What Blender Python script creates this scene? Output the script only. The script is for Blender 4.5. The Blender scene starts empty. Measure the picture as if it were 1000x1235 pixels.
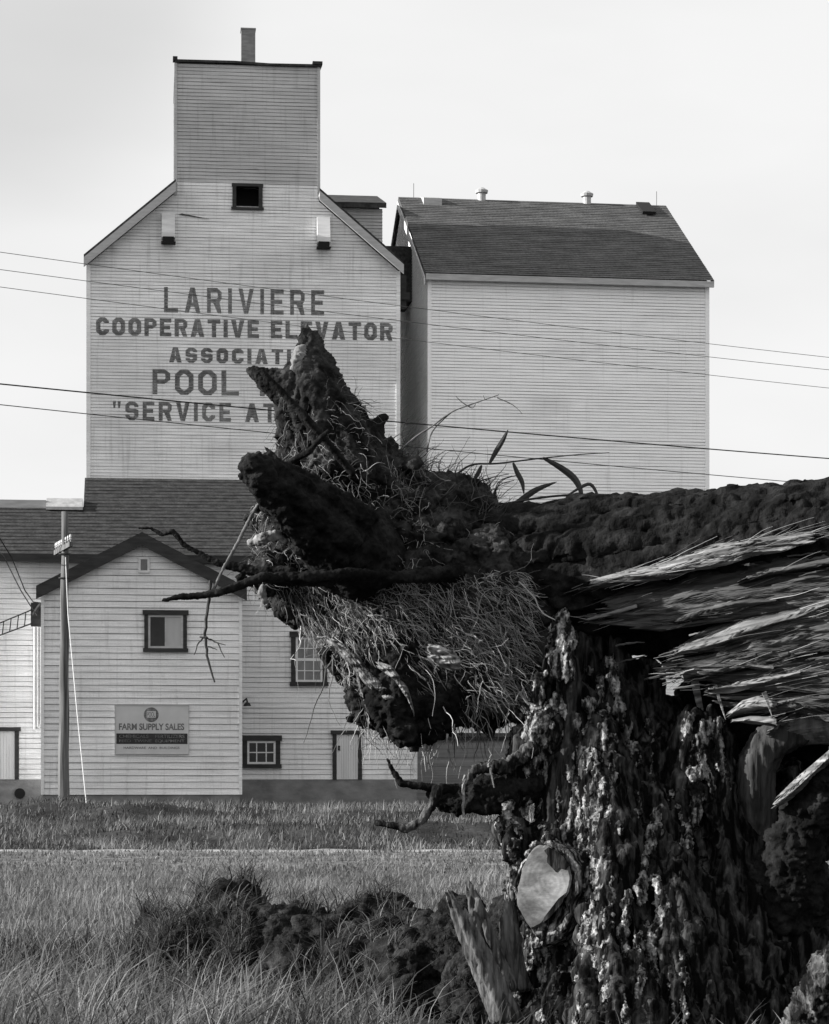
import bpy, bmesh, math, random
import numpy as np
from mathutils import Vector, Matrix
random.seed(7)
RNG = np.random.default_rng(11)
R = math.radians
scene = bpy.context.scene
col = scene.collection

# ------------------------------------------------------------------ camera, sky, sun, exposure
F = 3000.0          # focal length in photo pixels (photo 1000 wide)
H = 1.2             # camera height
HOR = 945.0         # horizon row in the photo
cam = bpy.data.cameras.new('camera')
cam.sensor_fit = 'HORIZONTAL'
cam.sensor_width = 36.0
cam.lens = 36.0 * F / 1000.0
cam.shift_y = (HOR - 617.5) / 1000.0
cam.clip_start = 0.1
cam.clip_end = 5000
co = bpy.data.objects.new('camera', cam)
co.location = (0, 0, H)
co.rotation_euler = (R(90), 0, 0)
col.objects.link(co)
scene.camera = co

SUN_EL = 20.0
SUN_XY = Vector((-0.994, -0.112)).normalized()     # towards the sun
SUN_AZ = math.atan2(SUN_XY.x, SUN_XY.y)
world = bpy.data.worlds.new('World')
scene.world = world
world.use_nodes = True
nt = world.node_tree
nt.nodes.clear()
wo = nt.nodes.new('ShaderNodeOutputWorld')
bg = nt.nodes.new('ShaderNodeBackground')
sky = nt.nodes.new('ShaderNodeTexSky')
sky.sky_type = 'NISHITA'
sky.sun_disc = False
sky.sun_elevation = R(SUN_EL)
sky.sun_rotation = SUN_AZ
sky.dust_density = 3.0
sky.air_density = 1.0
bw = nt.nodes.new('ShaderNodeRGBToBW')
nt.links.new(sky.outputs[0], bw.inputs[0])
# thin bright cirrus veil over the clear sky
tc = nt.nodes.new('ShaderNodeTexCoord')
mp = nt.nodes.new('ShaderNodeMapping')
mp.inputs['Rotation'].default_value = (0.3, 0.5, 0.2)
mp.inputs['Scale'].default_value = (3.0, 3.0, 9.0)
nz = nt.nodes.new('ShaderNodeTexNoise')
nz.inputs['Scale'].default_value = 1.3
nz.inputs['Detail'].default_value = 4.0
nz.inputs['Roughness'].default_value = 0.5
mr = nt.nodes.new('ShaderNodeMapRange')
mr.inputs['From Min'].default_value = 0.3
mr.inputs['From Max'].default_value = 0.62
mr.inputs['To Min'].default_value = 8.6
mr.inputs['To Max'].default_value = 9.6
mx = nt.nodes.new('ShaderNodeMix')
mx.data_type = 'FLOAT'
mx.inputs[0].default_value = 0.72
nt.links.new(tc.outputs['Generated'], mp.inputs[0])
nt.links.new(mp.outputs[0], nz.inputs[0])
nt.links.new(nz.outputs[0], mr.inputs[0])
nt.links.new(bw.outputs[0], mx.inputs[2])
nt.links.new(mr.outputs[0], mx.inputs[3])
dt = nt.nodes.new('ShaderNodeVectorMath')
dt.operation = 'DOT_PRODUCT'
dt.inputs[1].default_value = Vector((-.19, 1, .345)).normalized()
nt.links.new(tc.outputs['Generated'], dt.inputs[0])
cb = nt.nodes.new('ShaderNodeMapRange')
cb.interpolation_type = 'SMOOTHSTEP'
cb.inputs['From Min'].default_value = math.cos(R(7.5))
cb.inputs['From Max'].default_value = math.cos(R(3.5))
cb.inputs['To Min'].default_value = 1.0
cb.inputs['To Max'].default_value = 0.80
nt.links.new(dt.outputs['Value'], cb.inputs['Value'])
ml = nt.nodes.new('ShaderNodeMath')
ml.operation = 'MULTIPLY'
nt.links.new(mx.outputs[0], ml.inputs[0])
nt.links.new(cb.outputs[0], ml.inputs[1])
nt.links.new(ml.outputs[0], bg.inputs[0])
bg.inputs[1].default_value = 0.061
nt.links.new(bg.outputs[0], wo.inputs[0])

sl = bpy.data.lights.new('sun', 'SUN')
sl.energy = 5.0
sl.angle = R(0.5)
sl.color = (1.0, 0.99, 0.975)
so = bpy.data.objects.new('sun', sl)
col.objects.link(so)
sd = Vector((SUN_XY.x * math.cos(R(SUN_EL)), SUN_XY.y * math.cos(R(SUN_EL)), math.sin(R(SUN_EL))))
so.rotation_euler = sd.to_track_quat('Z', 'Y').to_euler()
so.location = (-30, -5, 30)

scene.view_settings.view_transform = 'Standard'
scene.view_settings.look = 'None'
scene.view_settings.gamma = 1.0
scene.view_settings.use_curve_mapping = False
scene.view_settings.exposure = 1.0

# ------------------------------------------------------------------ helpers: points
def P(px, py, Z):
    return Vector(((px - 500.0) / F * Z, Z, H + (HOR - py) / F * Z))

def frame(deg, px, Z):                            # a building front: its turn, and where its left corner stands
    global YAW, CA, SA, OX, OY
    YAW = R(deg)
    CA, SA = math.cos(YAW), math.sin(YAW)
    OX, OY = (px - 500.0) / F * Z, Z
frame(6.2, 106, 85.0)                             # elevator, drive shed and supply shed
def FW(u, v, z):                                  # row-of-buildings frame -> world
    return Vector((OX + u * CA - v * SA, OY + u * SA + v * CA, z))
def PF(px, py, v):                                # where the sight line meets the wall plane v
    dx = (px - 500.0) / F
    nO = -OX * SA + OY * CA
    t = (v + nO) / (-dx * SA + CA)
    u = (t * dx - OX) * CA + (t - OY) * SA
    return u, H + t * (HOR - py) / F
GB = 0.45                                         # ground level at the buildings

# ------------------------------------------------------------------ helpers: noise
_perm = np.random.default_rng(3).permutation(256)
_perm = np.concatenate([_perm, _perm, _perm])
_grad = np.random.default_rng(5).normal(size=(256, 3))
_grad /= np.linalg.norm(_grad, axis=1)[:, None]
def pnoise(p):
    p = np.asarray(p, float)
    i = np.floor(p).astype(int)
    f = p - i
    w = f * f * f * (f * (f * 6 - 15) + 10)
    i &= 255
    out = 0
    for dx in (0, 1):
        for dy in (0, 1):
            for dz in (0, 1):
                h = _perm[_perm[_perm[i[:, 0] + dx] + i[:, 1] + dy] + i[:, 2] + dz] & 255
                d = (_grad[h] * (f - np.array([dx, dy, dz]))).sum(1)
                wx = w[:, 0] if dx else 1 - w[:, 0]
                wy = w[:, 1] if dy else 1 - w[:, 1]
                wz = w[:, 2] if dz else 1 - w[:, 2]
                out = out + d * wx * wy * wz
    return out * 1.6
def fbm(p, octv=4, gain=0.5):
    s, a = 0, 1.0
    p = np.asarray(p, float)
    for k in range(octv):
        s = s + a * pnoise(p * (2.03 ** k) + 17.3 * k)
        a *= gain
    return s
def ridged(p, octv=3, gain=0.5):
    s, a = 0, 1.0
    p = np.asarray(p, float)
    for k in range(octv):
        s = s + a * (1 - 2 * np.abs(pnoise(p * (2.1 ** k) + 9.1 * k)))
        a *= gain
    return s

# ------------------------------------------------------------------ helpers: materials (all greys: a black-and-white photograph)
MATS = {}
def mat(name, lo, hi=None, scale=(1, 1, 1), detail=5.0, rough=0.85, cmin=0.35, cmax=0.65, bump=0.0, bscale=(20, 20, 20),
        attr=None, extra=None, transl=0.0, spec=0.3, rot=0.0):
    hi = lo if hi is None else hi
    m = bpy.data.materials.new(name)
    m.use_nodes = True
    t = m.node_tree
    b = t.nodes['Principled BSDF']
    b.inputs['Roughness'].default_value = rough
    b.inputs['Specular IOR Level'].default_value = spec
    co_ = t.nodes.new('ShaderNodeTexCoord')
    def noise(sc, det, ro=0.55):
        mpn = t.nodes.new('ShaderNodeMapping')
        mpn.inputs['Scale'].default_value = sc
        if rot:
            m0 = t.nodes.new('ShaderNodeMapping')
            m0.inputs['Rotation'].default_value = (0, rot, 0)
            t.links.new(co_.outputs['Object'], m0.inputs[0])
        n = t.nodes.new('ShaderNodeTexNoise')
        n.inputs['Scale'].default_value = 1.0
        n.inputs['Detail'].default_value = det
        n.inputs['Roughness'].default_value = ro
        t.links.new(m0.outputs[0] if rot else co_.outputs['Object'], mpn.inputs[0])
        t.links.new(mpn.outputs[0], n.inputs[0])
        return n.outputs[0]
    def rng(src, a, b_, c, d):
        q = t.nodes.new('ShaderNodeMapRange')
        q.inputs['From Min'].default_value = a
        q.inputs['From Max'].default_value = b_
        q.inputs['To Min'].default_value = c
        q.inputs['To Max'].default_value = d
        t.links.new(src, q.inputs['Value'])
        return q.outputs[0]
    def mul(a, b_):
        q = t.nodes.new('ShaderNodeMath')
        q.operation = 'MULTIPLY'
        t.links.new(a, q.inputs[0])
        t.links.new(b_, q.inputs[1])
        return q.outputs[0]
    if attr:
        a = t.nodes.new('ShaderNodeAttribute')
        a.attribute_name = attr
        val = rng(a.outputs['Fac'], 0, 1, lo, hi)
    else:
        val = rng(noise(scale, detail), cmin, cmax, lo, hi)
    for (sc, det, c0, c1, k0, k1) in (extra or []):       # further wear: multiplies the tone
        val = mul(val, rng(noise(sc, det), c0, c1, k0, k1))
    cmb = t.nodes.new('ShaderNodeCombineColor')
    for k in range(3):
        t.links.new(val, cmb.inputs[k])
    t.links.new(cmb.outputs[0], b.inputs['Base Color'])
    if bump:
        bp = t.nodes.new('ShaderNodeBump')
        bp.inputs['Strength'].default_value = 1.0
        bp.inputs['Distance'].default_value = bump
        t.links.new(noise(bscale, 4.0), bp.inputs['Height'])
        t.links.new(bp.outputs[0], b.inputs['Normal'])
    if transl:
        tr = t.nodes.new('ShaderNodeBsdfTranslucent')
        t.links.new(cmb.outputs[0], tr.inputs[0])
        ms = t.nodes.new('ShaderNodeMixShader')
        ms.inputs[0].default_value = transl
        t.links.new(b.outputs[0], ms.inputs[1])
        t.links.new(tr.outputs[0], ms.inputs[2])
        t.links.new(ms.outputs[0], t.nodes['Material Output'].inputs[0])
    MATS[name] = m
    return m

board_wear = [((0.25, 0.25, 0.5), 4, .3, .7, .82, 1.08), ((1.0, 1.0, 30), 3, .32, .68, .80, 1.08), ((7, 7, 0.45), 4, .54, .78, 1.0, .72), ((2.2, 2.2, 3.0), 5, .6, .78, 1.0, .82), ((30, 30, 30), 3, .35, .7, .92, 1.05)]
M_main = mat('white_siding_paint', .78, .88, (.5, .5, 6), extra=board_wear, bump=.004, bscale=(3, 3, 60))
M_tower = mat('darker_siding_paint', .44, .52, (.5, .5, 6), extra=board_wear, bump=.004, bscale=(3, 3, 60))  # one even step darker than the main wall
M_annex = mat('fresh_siding_paint', .92, .96, (.5, .5, 6), extra=[((1.0, 1.0, 30), 3, .3, .7, .86, 1.05), ((.35, .35, .9), 4, .56, .75, 1.0, .84), ((6, 6, 0.4), 4, .56, .8, 1.0, .82), ((30, 30, 30), 3, .35, .7, .94, 1.04)], bump=.003, bscale=(3, 3, 60))
M_shed = mat('shed_siding_paint', .76, .86, (.6, .6, 7), extra=board_wear, bump=.004, bscale=(3, 3, 60))
M_drive = mat('driveway_siding_paint', .72, .82, (.6, .6, 7), extra=board_wear, bump=.004, bscale=(3, 3, 60))
M_letter = mat('dark_letter_paint', .07, .14, (4, 4, 22), extra=[((14, 14, 3), 4, .45, .75, 1.0, 1.9), ((.5, .5, .5), 2, .4, .65, .85, 1.35)])
M_trimdark = mat('dark_trim_paint', .022, .04, (2, 2, 12))
M_trimlight = mat('pale_trim_paint', .55, .68, (2, 2, 12))
M_flue = mat('grey_flue_boards', .16, .24, (3, 3, 12))
M_rake = mat('rake_board_paint', .34, .44, (2, 2, 12))
M_shingle = mat('old_shingles', .018, .045, (3.2, 3.2, 6), detail=6, rough=.95, extra=[((14, 14, 9), 3, .35, .65, .7, 1.3)], bump=.02, bscale=(14, 14, 9))
M_shingle2 = mat('annex_shingles', .055, .10, (1.2, 1.2, 5), detail=6, rough=.95, extra=[((10, 10, 9), 3, .35, .65, .75, 1.25)], bump=.02, bscale=(12, 12, 9))
M_concrete = mat('foundation_concrete', .13, .22, (1.5, 1.5, 3), bump=.01)
M_baseboard = mat('grey_base_boards', .17, .24, (.4, .4, 8), extra=[((.8, .8, 12), 3, .3, .7, .8, 1.1)])
M_black = mat('dark_interior', .008)
M_metal = mat('galvanised_metal', .28, .42, (6, 6, 6), rough=.5)
M_glassd = mat('dark_window_glass', .01, .03, (1, 1, 1), rough=.15, spec=.25)
M_glassg = mat('grey_reflection_glass', .10, .17, (2, 2, 2), rough=.3, spec=.5)  # grey reflection in the panes put into the base colour
M_curtain = mat('pale_window_blind', .36, .42, (3, 3, 1))
M_door = mat('pale_door_paint', .55, .64, (6, 6, .8))
M_pole = mat('grey_pole_wood', .03, .17, (14, 14, .5), detail=6, bump=.012, bscale=(30, 30, .8))
M_porcelain = mat('pale_insulator', .35, .45, (3, 3, 3), rough=.25)
M_wire = mat('wire_black', .025)
M_wireg = mat('wire_grey', .10)
M_signw = mat('sign_white_panel', .46, .52, (2, 2, 2))
M_bark = mat('dark_bark', .004, .021, (9, 9, 9), detail=8, rough=.97, cmin=.42, cmax=.72, extra=[((40, 40, 40), 4, .3, .7, .6, 1.4)], bump=.012, bscale=(45, 45, 45), spec=.1)
M_root = mat('earthy_root_bark', .006, .055, (7, 7, 7), detail=8, rough=.97, cmin=.42, cmax=.72, extra=[((35, 35, 35), 4, .3, .7, .55, 1.5)], bump=.012, bscale=(50, 50, 50), spec=.1)
M_stump = mat('mossy_stump_bark', .006, .15, (16, 16, 4.5), detail=10, rough=.97, cmin=.45, cmax=.74, extra=[((60, 60, 20), 4, .3, .7, .4, 1.6)], bump=.014, bscale=(60, 60, 18), spec=.1)
M_wood = mat('torn_heartwood', .018, .125, (1.3, 1.3, 30), detail=7, rough=.8, cmin=.36, cmax=.66, extra=[((.9, .9, 7), 5, .36, .62, .45, 1.15), ((5, 5, 90), 3, .3, .7, .7, 1.2)], bump=.010, bscale=(2.5, 2.5, 70), rot=.2)
M_woodlight = mat('pale_torn_wood', .05, .27, (2.0, 2.0, 40), detail=7, rough=.8, extra=[((6, 6, 90), 4, .3, .7, .6, 1.2)], bump=.010, bscale=(3, 3, 80), rot=.2)  # pale torn wood; also paints the lit edge of the side branch
M_bent = mat('weathered_bent_wood', .018, .075, (24, 24, 3), detail=7, rough=.9, cmin=.38, cmax=.66, extra=[((6, 6, 2), 4, .35, .65, .6, 1.1)], bump=.008, bscale=(60, 60, 6))
M_splint = mat('splintered_grey_wood', .02, .15, (34, 34, 3), detail=7, rough=.9, cmin=.4, cmax=.68, bump=.008, bscale=(60, 60, 6))
M_rotshade = mat('rot_and_shade_wood', .003, .075, (22, 22, 3.5), detail=10, rough=1, cmin=.44, cmax=.74, extra=[((60, 60, 14), 4, .3, .7, .4, 1.5)], bump=.012, bscale=(50, 50, 8), spec=.05)  # rot patches; on the stump core this near-black also paints deep shade
M_crustlit = mat('crusty_mossy_lit_bark', .010, .44, (30, 30, 10), detail=10, rough=1, cmin=.46, cmax=.72, extra=[((80, 80, 50), 4, .3, .7, .4, 1.5)], bump=.012, bscale=(70, 70, 45), spec=.1)  # crusty bark, made paler so the stump flank looks sunlit
M_cut = mat('sawn_wood', .09, .22, (5, 5, 5), detail=6, rough=.8, extra=[((9, 9, 16), 5, .42, .62, .5, 1.1)], bump=.004, bscale=(30, 30, 60))
M_slab = mat('grey_wood_slab', .05, .19, (22, 22, 2.5), detail=6, bump=.006, bscale=(40, 40, 3))
M_peeled = mat('peeled_root_wood', .04, .26, (20, 20, 20), detail=5, bump=.006, bscale=(40, 40, 40))
M_hair = mat('dry_root_fibres', .02, .50, attr='tone', rough=.9)
M_soil = mat('dark_soil', .005, .028, (10, 10, 10), detail=8, rough=1, extra=[((40, 40, 40), 4, .3, .7, .6, 1.4)], bump=.02, bscale=(35, 35, 35), spec=.1)
M_ground = mat('field_soil', .015, .05, (.8, .8, .8), detail=8, rough=1, extra=[((9, 9, 9), 5, .3, .7, .6, 1.4)], bump=.03, bscale=(12, 12, 12), spec=.1)
M_road = mat('gravel_road', .06, .17, (.35, 3, 1), detail=8, rough=1, extra=[((7, 3, 7), 5, .3, .7, .45, 1.5)], bump=.02, bscale=(25, 25, 25), spec=.1)
M_gravel = mat('pale_gravel', .14, .32, (3, 6, 6), detail=6, rough=1, bump=.03, bscale=(15, 15, 15))
M_grass = mat('meadow_grass_blades', .008, .29, attr='tone', rough=.7, transl=.35, spec=.2)
M_grassd = mat('bank_grass_blades', .018, .32, attr='tone', rough=.7, transl=.35, spec=.2)
M_leaf = mat('dark_reed_leaf', .02, .035, (4, 4, 4), rough=.7)
M_twig = mat('dark_twig', .018, .04, (20, 20, 20), rough=.9)
M_twigg = mat('grey_twig', .06, .15, (20, 20, 20), rough=.9)

def add_rings(m, centre, scale, lo):
    t = m.node_tree
    b = t.nodes['Principled BSDF']
    src = b.inputs['Base Color'].links[0].from_socket
    co_ = t.nodes.new('ShaderNodeTexCoord')
    mpn = t.nodes.new('ShaderNodeMapping')
    mpn.inputs['Location'].default_value = tuple(-v for v in centre)
    w = t.nodes.new('ShaderNodeTexWave')
    w.wave_type = 'RINGS'
    w.rings_direction = 'SPHERICAL'
    w.inputs['Scale'].default_value = scale
    w.inputs['Distortion'].default_value = 9.0
    w.inputs['Detail'].default_value = 4.0
    w.inputs['Detail Scale'].default_value = 1.2
    r_ = t.nodes.new('ShaderNodeMapRange')
    r_.inputs['To Min'].default_value = lo
    mxx = t.nodes.new('ShaderNodeVectorMath')
    mxx.operation = 'MULTIPLY'
    t.links.new(co_.outputs['Object'], mpn.inputs[0]); t.links.new(mpn.outputs[0], w.inputs[0])
    t.links.new(w.outputs['Fac'], r_.inputs['Value'])
    t.links.new(src, mxx.inputs[0]); t.links.new(r_.outputs[0], mxx.inputs[1])
    t.links.new(mxx.outputs[0], b.inputs['Base Color'])

# ------------------------------------------------------------------ helpers: objects
def thing(name, label, cat, loc=(0, 0, 0), rotz=0.0, group=None):
    o = bpy.data.objects.new(name, None)
    o.location = loc
    o.rotation_euler = (0, 0, rotz)
    o.empty_display_size = 0.2
    col.objects.link(o)
    tag(o, label, cat, group)
    return o
def tag(o, label=None, cat=None, group=None, kind=None):
    if label: o['label'] = label
    if cat: o['category'] = cat
    if group: o['group'] = group
    if kind: o['kind'] = kind
    return o

class MB:
    """collects faces, then builds ONE mesh object"""
    def __init__(self):
        self.v, self.f = [], []
    def face(self, pts):
        n = len(self.v)
        self.v += [tuple(p) for p in pts]
        self.f.append(list(range(n, n + len(pts))))
    def box(self, a, b):
        x0, y0, z0 = a
        x1, y1, z1 = b
        n = len(self.v)
        self.v += [(x0, y0, z0), (x1, y0, z0), (x1, y1, z0), (x0, y1, z0), (x0, y0, z1), (x1, y0, z1), (x1, y1, z1), (x0, y1, z1)]
        for q in ((0, 3, 2, 1), (4, 5, 6, 7), (0, 1, 5, 4), (1, 2, 6, 5), (2, 3, 7, 6), (3, 0, 4, 7)):
            self.f.append([n + i for i in q])
    def hexa(self, pts):                       # eight corners, bottom four then top four
        n = len(self.v)
        self.v += [tuple(p) for p in pts]
        for q in ((0, 3, 2, 1), (4, 5, 6, 7), (0, 1, 5, 4), (1, 2, 6, 5), (2, 3, 7, 6), (3, 0, 4, 7)):
            self.f.append([n + i for i in q])
    def prism(self, poly, d):                  # polygon swept along vector d
        n = len(self.v)
        k = len(poly)
        self.v += [tuple(p) for p in poly] + [tuple(Vector(p) + Vector(d)) for p in poly]
        self.f.append([n + i for i in range(k)][::-1])
        self.f.append([n + k + i for i in range(k)])
        for i in range(k):
            j = (i + 1) % k
            self.f.append([n + i, n + j, n + k + j, n + k + i])
    def bar(self, a, b, w, t, up=(0, 0, 1)):
        a, b = Vector(a), Vector(b)
        d = (b - a).normalized()
        s = d.cross(Vector(up))
        if s.length < 1e-4: s = d.cross(Vector((1, 0, 0)))
        s.normalize()
        q = s.cross(d)
        c = [a + s * (i * w / 2) + q * (j * t / 2) for i, j in ((-1, -1), (1, -1), (1, 1), (-1, 1))]
        e = [p + (b - a) for p in c]
        self.hexa([c[0], c[1], c[2], c[3], e[0], e[1], e[2], e[3]])
    def tube(self, pts, rad, n=8, caps=True):
        pts = [Vector(p) for p in pts]
        if not hasattr(rad, '__len__'): rad = [rad] * len(pts)
        base = len(self.v)
        ref = Vector((0.21, 0.13, 1)).normalized()
        for i, p in enumerate(pts):
            d = (pts[min(i + 1, len(pts) - 1)] - pts[max(i - 1, 0)])
            d = d.normalized() if d.length > 1e-9 else Vector((0, 0, 1))
            s = d.cross(ref)
            if s.length < 1e-3: s = d.cross(Vector((1, 0, 0)))
            s.normalize()
            q = d.cross(s)
            for k in range(n):
                a = 2 * math.pi * k / n
                self.v.append(tuple(p + (s * math.cos(a) + q * math.sin(a)) * rad[i]))
        for i in range(len(pts) - 1):
            for k in range(n):
                k2 = (k + 1) % n
                self.f.append([base + i * n + k, base + i * n + k2, base + (i + 1) * n + k2, base + (i + 1) * n + k])
        if caps:
            self.f.append([base + k for k in range(n)][::-1])
            self.f.append([base + (len(pts) - 1) * n + k for k in range(n)])
    def lathe(self, c, prof, n=14):
        c = Vector(c)
        base = len(self.v)
        for r, z in prof:
            for k in range(n):
                a = 2 * math.pi * k / n
                self.v.append((c.x + r * math.cos(a), c.y + r * math.sin(a), c.z + z))
        m = len(prof)
        for i in range(m - 1):
            for k in range(n):
                k2 = (k + 1) % n
                self.f.append([base + i * n + k, base + i * n + k2, base + (i + 1) * n + k2, base + (i + 1) * n + k])
        self.f.append([base + k for k in range(n)][::-1])
        self.f.append([base + (m - 1) * n + k for k in range(n)])
    def build(self, name, m, parent=None, off=(0, 0, 0), smooth=False):
        me = bpy.data.meshes.new(name)
        ox, oy, oz = off
        me.from_pydata([(x - ox, y - oy, z - oz) for x, y, z in self.v], [], self.f)
        me.materials.append(m)
        if smooth:
            me.polygons.foreach_set('use_smooth', [True] * len(me.polygons))
        me.update()
        o = bpy.data.objects.new(name, me)
        if parent: o.parent = parent
        col.objects.link(o)
        return o

def np_mesh(name, V, Fq, m, parent=None, smooth=True, tone=None, tris=False):
    me = bpy.data.meshes.new(name)
    k = 3 if tris else 4
    Fq = np.asarray(Fq, np.int32)
    me.vertices.add(len(V))
    me.vertices.foreach_set('co', np.asarray(V, np.float32).ravel())
    me.loops.add(Fq.size)
    me.loops.foreach_set('vertex_index', Fq.ravel())
    me.polygons.add(len(Fq))
    me.polygons.foreach_set('loop_start', np.arange(0, Fq.size, k, dtype=np.int32))
    me.polygons.foreach_set('loop_total', np.full(len(Fq), k, np.int32))
    me.update(calc_edges=True)
    if smooth:
        me.polygons.foreach_set('use_smooth', np.ones(len(Fq), bool))
    if tone is not None:
        a = me.attributes.new('tone', 'FLOAT', 'POINT')
        a.data.foreach_set('value', np.asarray(tone, np.float32))
    me.materials.append(m)
    o = bpy.data.objects.new(name, me)
    if parent: o.parent = parent
    col.objects.link(o)
    return o

# ------------------------------------------------------------------ helpers: lap siding
def siding(mb, s0, s1, z0, z1, pitch, mp, lim=None, holes=(), d=None, slot=None, seg=1.2, seed=0):
    """lap boards with an open lap joint; mp(s, out, z) places a point; lim(z)->(a,b) clips each course"""
    rnd = random.Random(seed)
    d = d or pitch * .13
    slot = slot or pitch * .115
    n = max(1, int(round((z1 - z0) / pitch)))
    h = (z1 - z0) / n
    rows = []
    for i in range(n):
        za, zb = z0 + i * h, z0 + (i + 1) * h
        la = lim(za) if lim else (s0, s1)
        lb = lim(zb - 1e-3) if lim else (s0, s1)
        iv = [(la, lb)]
        for (a, b, c, e) in holes:
            if za < e - h * .5 and zb > c + h * .5:
                new = []
                for (p, q) in iv:
                    if p[0] < a: new.append(((p[0], a), (q[0], a)))
                    if p[1] > b: new.append(((b, p[1]), (b, q[1])))
                iv = new
        for (p, q) in iv:
            if p[1] - p[0] < .02: continue
            k = max(1, int((p[1] - p[0]) / seg))
            lo_ = slot * rnd.uniform(.5, 1.25)
            dz = [rnd.uniform(-.35, .5) * slot + (slot - lo_) for _ in range(k + 1)]
            dd = [d * rnd.uniform(.8, 1.15) for _ in range(k + 1)]
            for j in range(k):
                f0, f1 = j / k, (j + 1) / k
                a0, a1 = p[0] + (p[1] - p[0]) * f0, p[0] + (p[1] - p[0]) * f1
                b0, b1 = q[0] + (q[1] - q[0]) * f0, q[0] + (q[1] - q[0]) * f1
                t0, t1 = zb - slot + dz[j], zb - slot + dz[j + 1]
                A = [mp(a0, dd[j], za), mp(a1, dd[j + 1], za), mp(b1, 0, t1), mp(b0, 0, t0)]
                mb.face(A)
                mb.face([mp(b0, 0, t0), mp(b1, 0, t1), mp(b1, -.07, t1), mp(b0, -.07, t0)])
                mb.face([mp(b0, -.07, t0), mp(b1, -.07, t1), mp(b1, -.07, zb), mp(b0, -.07, zb)])
                mb.face([mp(b0, -.07, zb), mp(b1, -.07, zb), mp(b1, d, zb), mp(b0, d, zb)])
    return z0, h, n, d

def front(v0):
    return lambda s, out, z: (s, v0 - out, z)
def back(v0):
    return lambda s, out, z: (s, v0 + out, z)
def left(u0):
    return lambda s, out, z: (u0 - out, s, z)
def right(u0):
    return lambda s, out, z: (u0 + out, s, z)

def shingles(mb, u0, u1, ve, ze, vr, zr, course=.2, t=.018, seed=1, ue=None):
    """stepped courses from the eave line (ve, ze) up to the ridge line (vr, zr); thickness under it"""
    rnd = random.Random(seed)
    L = math.hypot(vr - ve, zr - ze)
    n = max(2, int(L / course))
    nv, nz_ = -(zr - ze) / L, (vr - ve) / L
    if nz_ < 0: nv, nz_ = -nv, -nz_
    seg = max(1, int((u1 - u0) / .9))
    for i in range(n):
        f0, f1 = i / n, (i + 1) / n
        va, za, vb, zb = ve + (vr - ve) * f0, ze + (zr - ze) * f0, ve + (vr - ve) * f1, ze + (zr - ze) * f1
        tt = [t * rnd.uniform(.6, 1.3) for _ in range(seg + 1)]
        for j in range(seg):
            a, b = u0 + (u1 - u0) * j / seg, u0 + (u1 - u0) * (j + 1) / seg
            ta, tb = tt[j], tt[j + 1]
            mb.face([(a, va + nv * ta, za + nz_ * ta), (b, va + nv * tb, za + nz_ * tb), (b, vb, zb), (a, vb, zb)])
            mb.face([(a, va, za), (b, va, za), (b, va + nv * tb, za + nz_ * tb), (a, va + nv * ta, za + nz_ * ta)])

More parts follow.
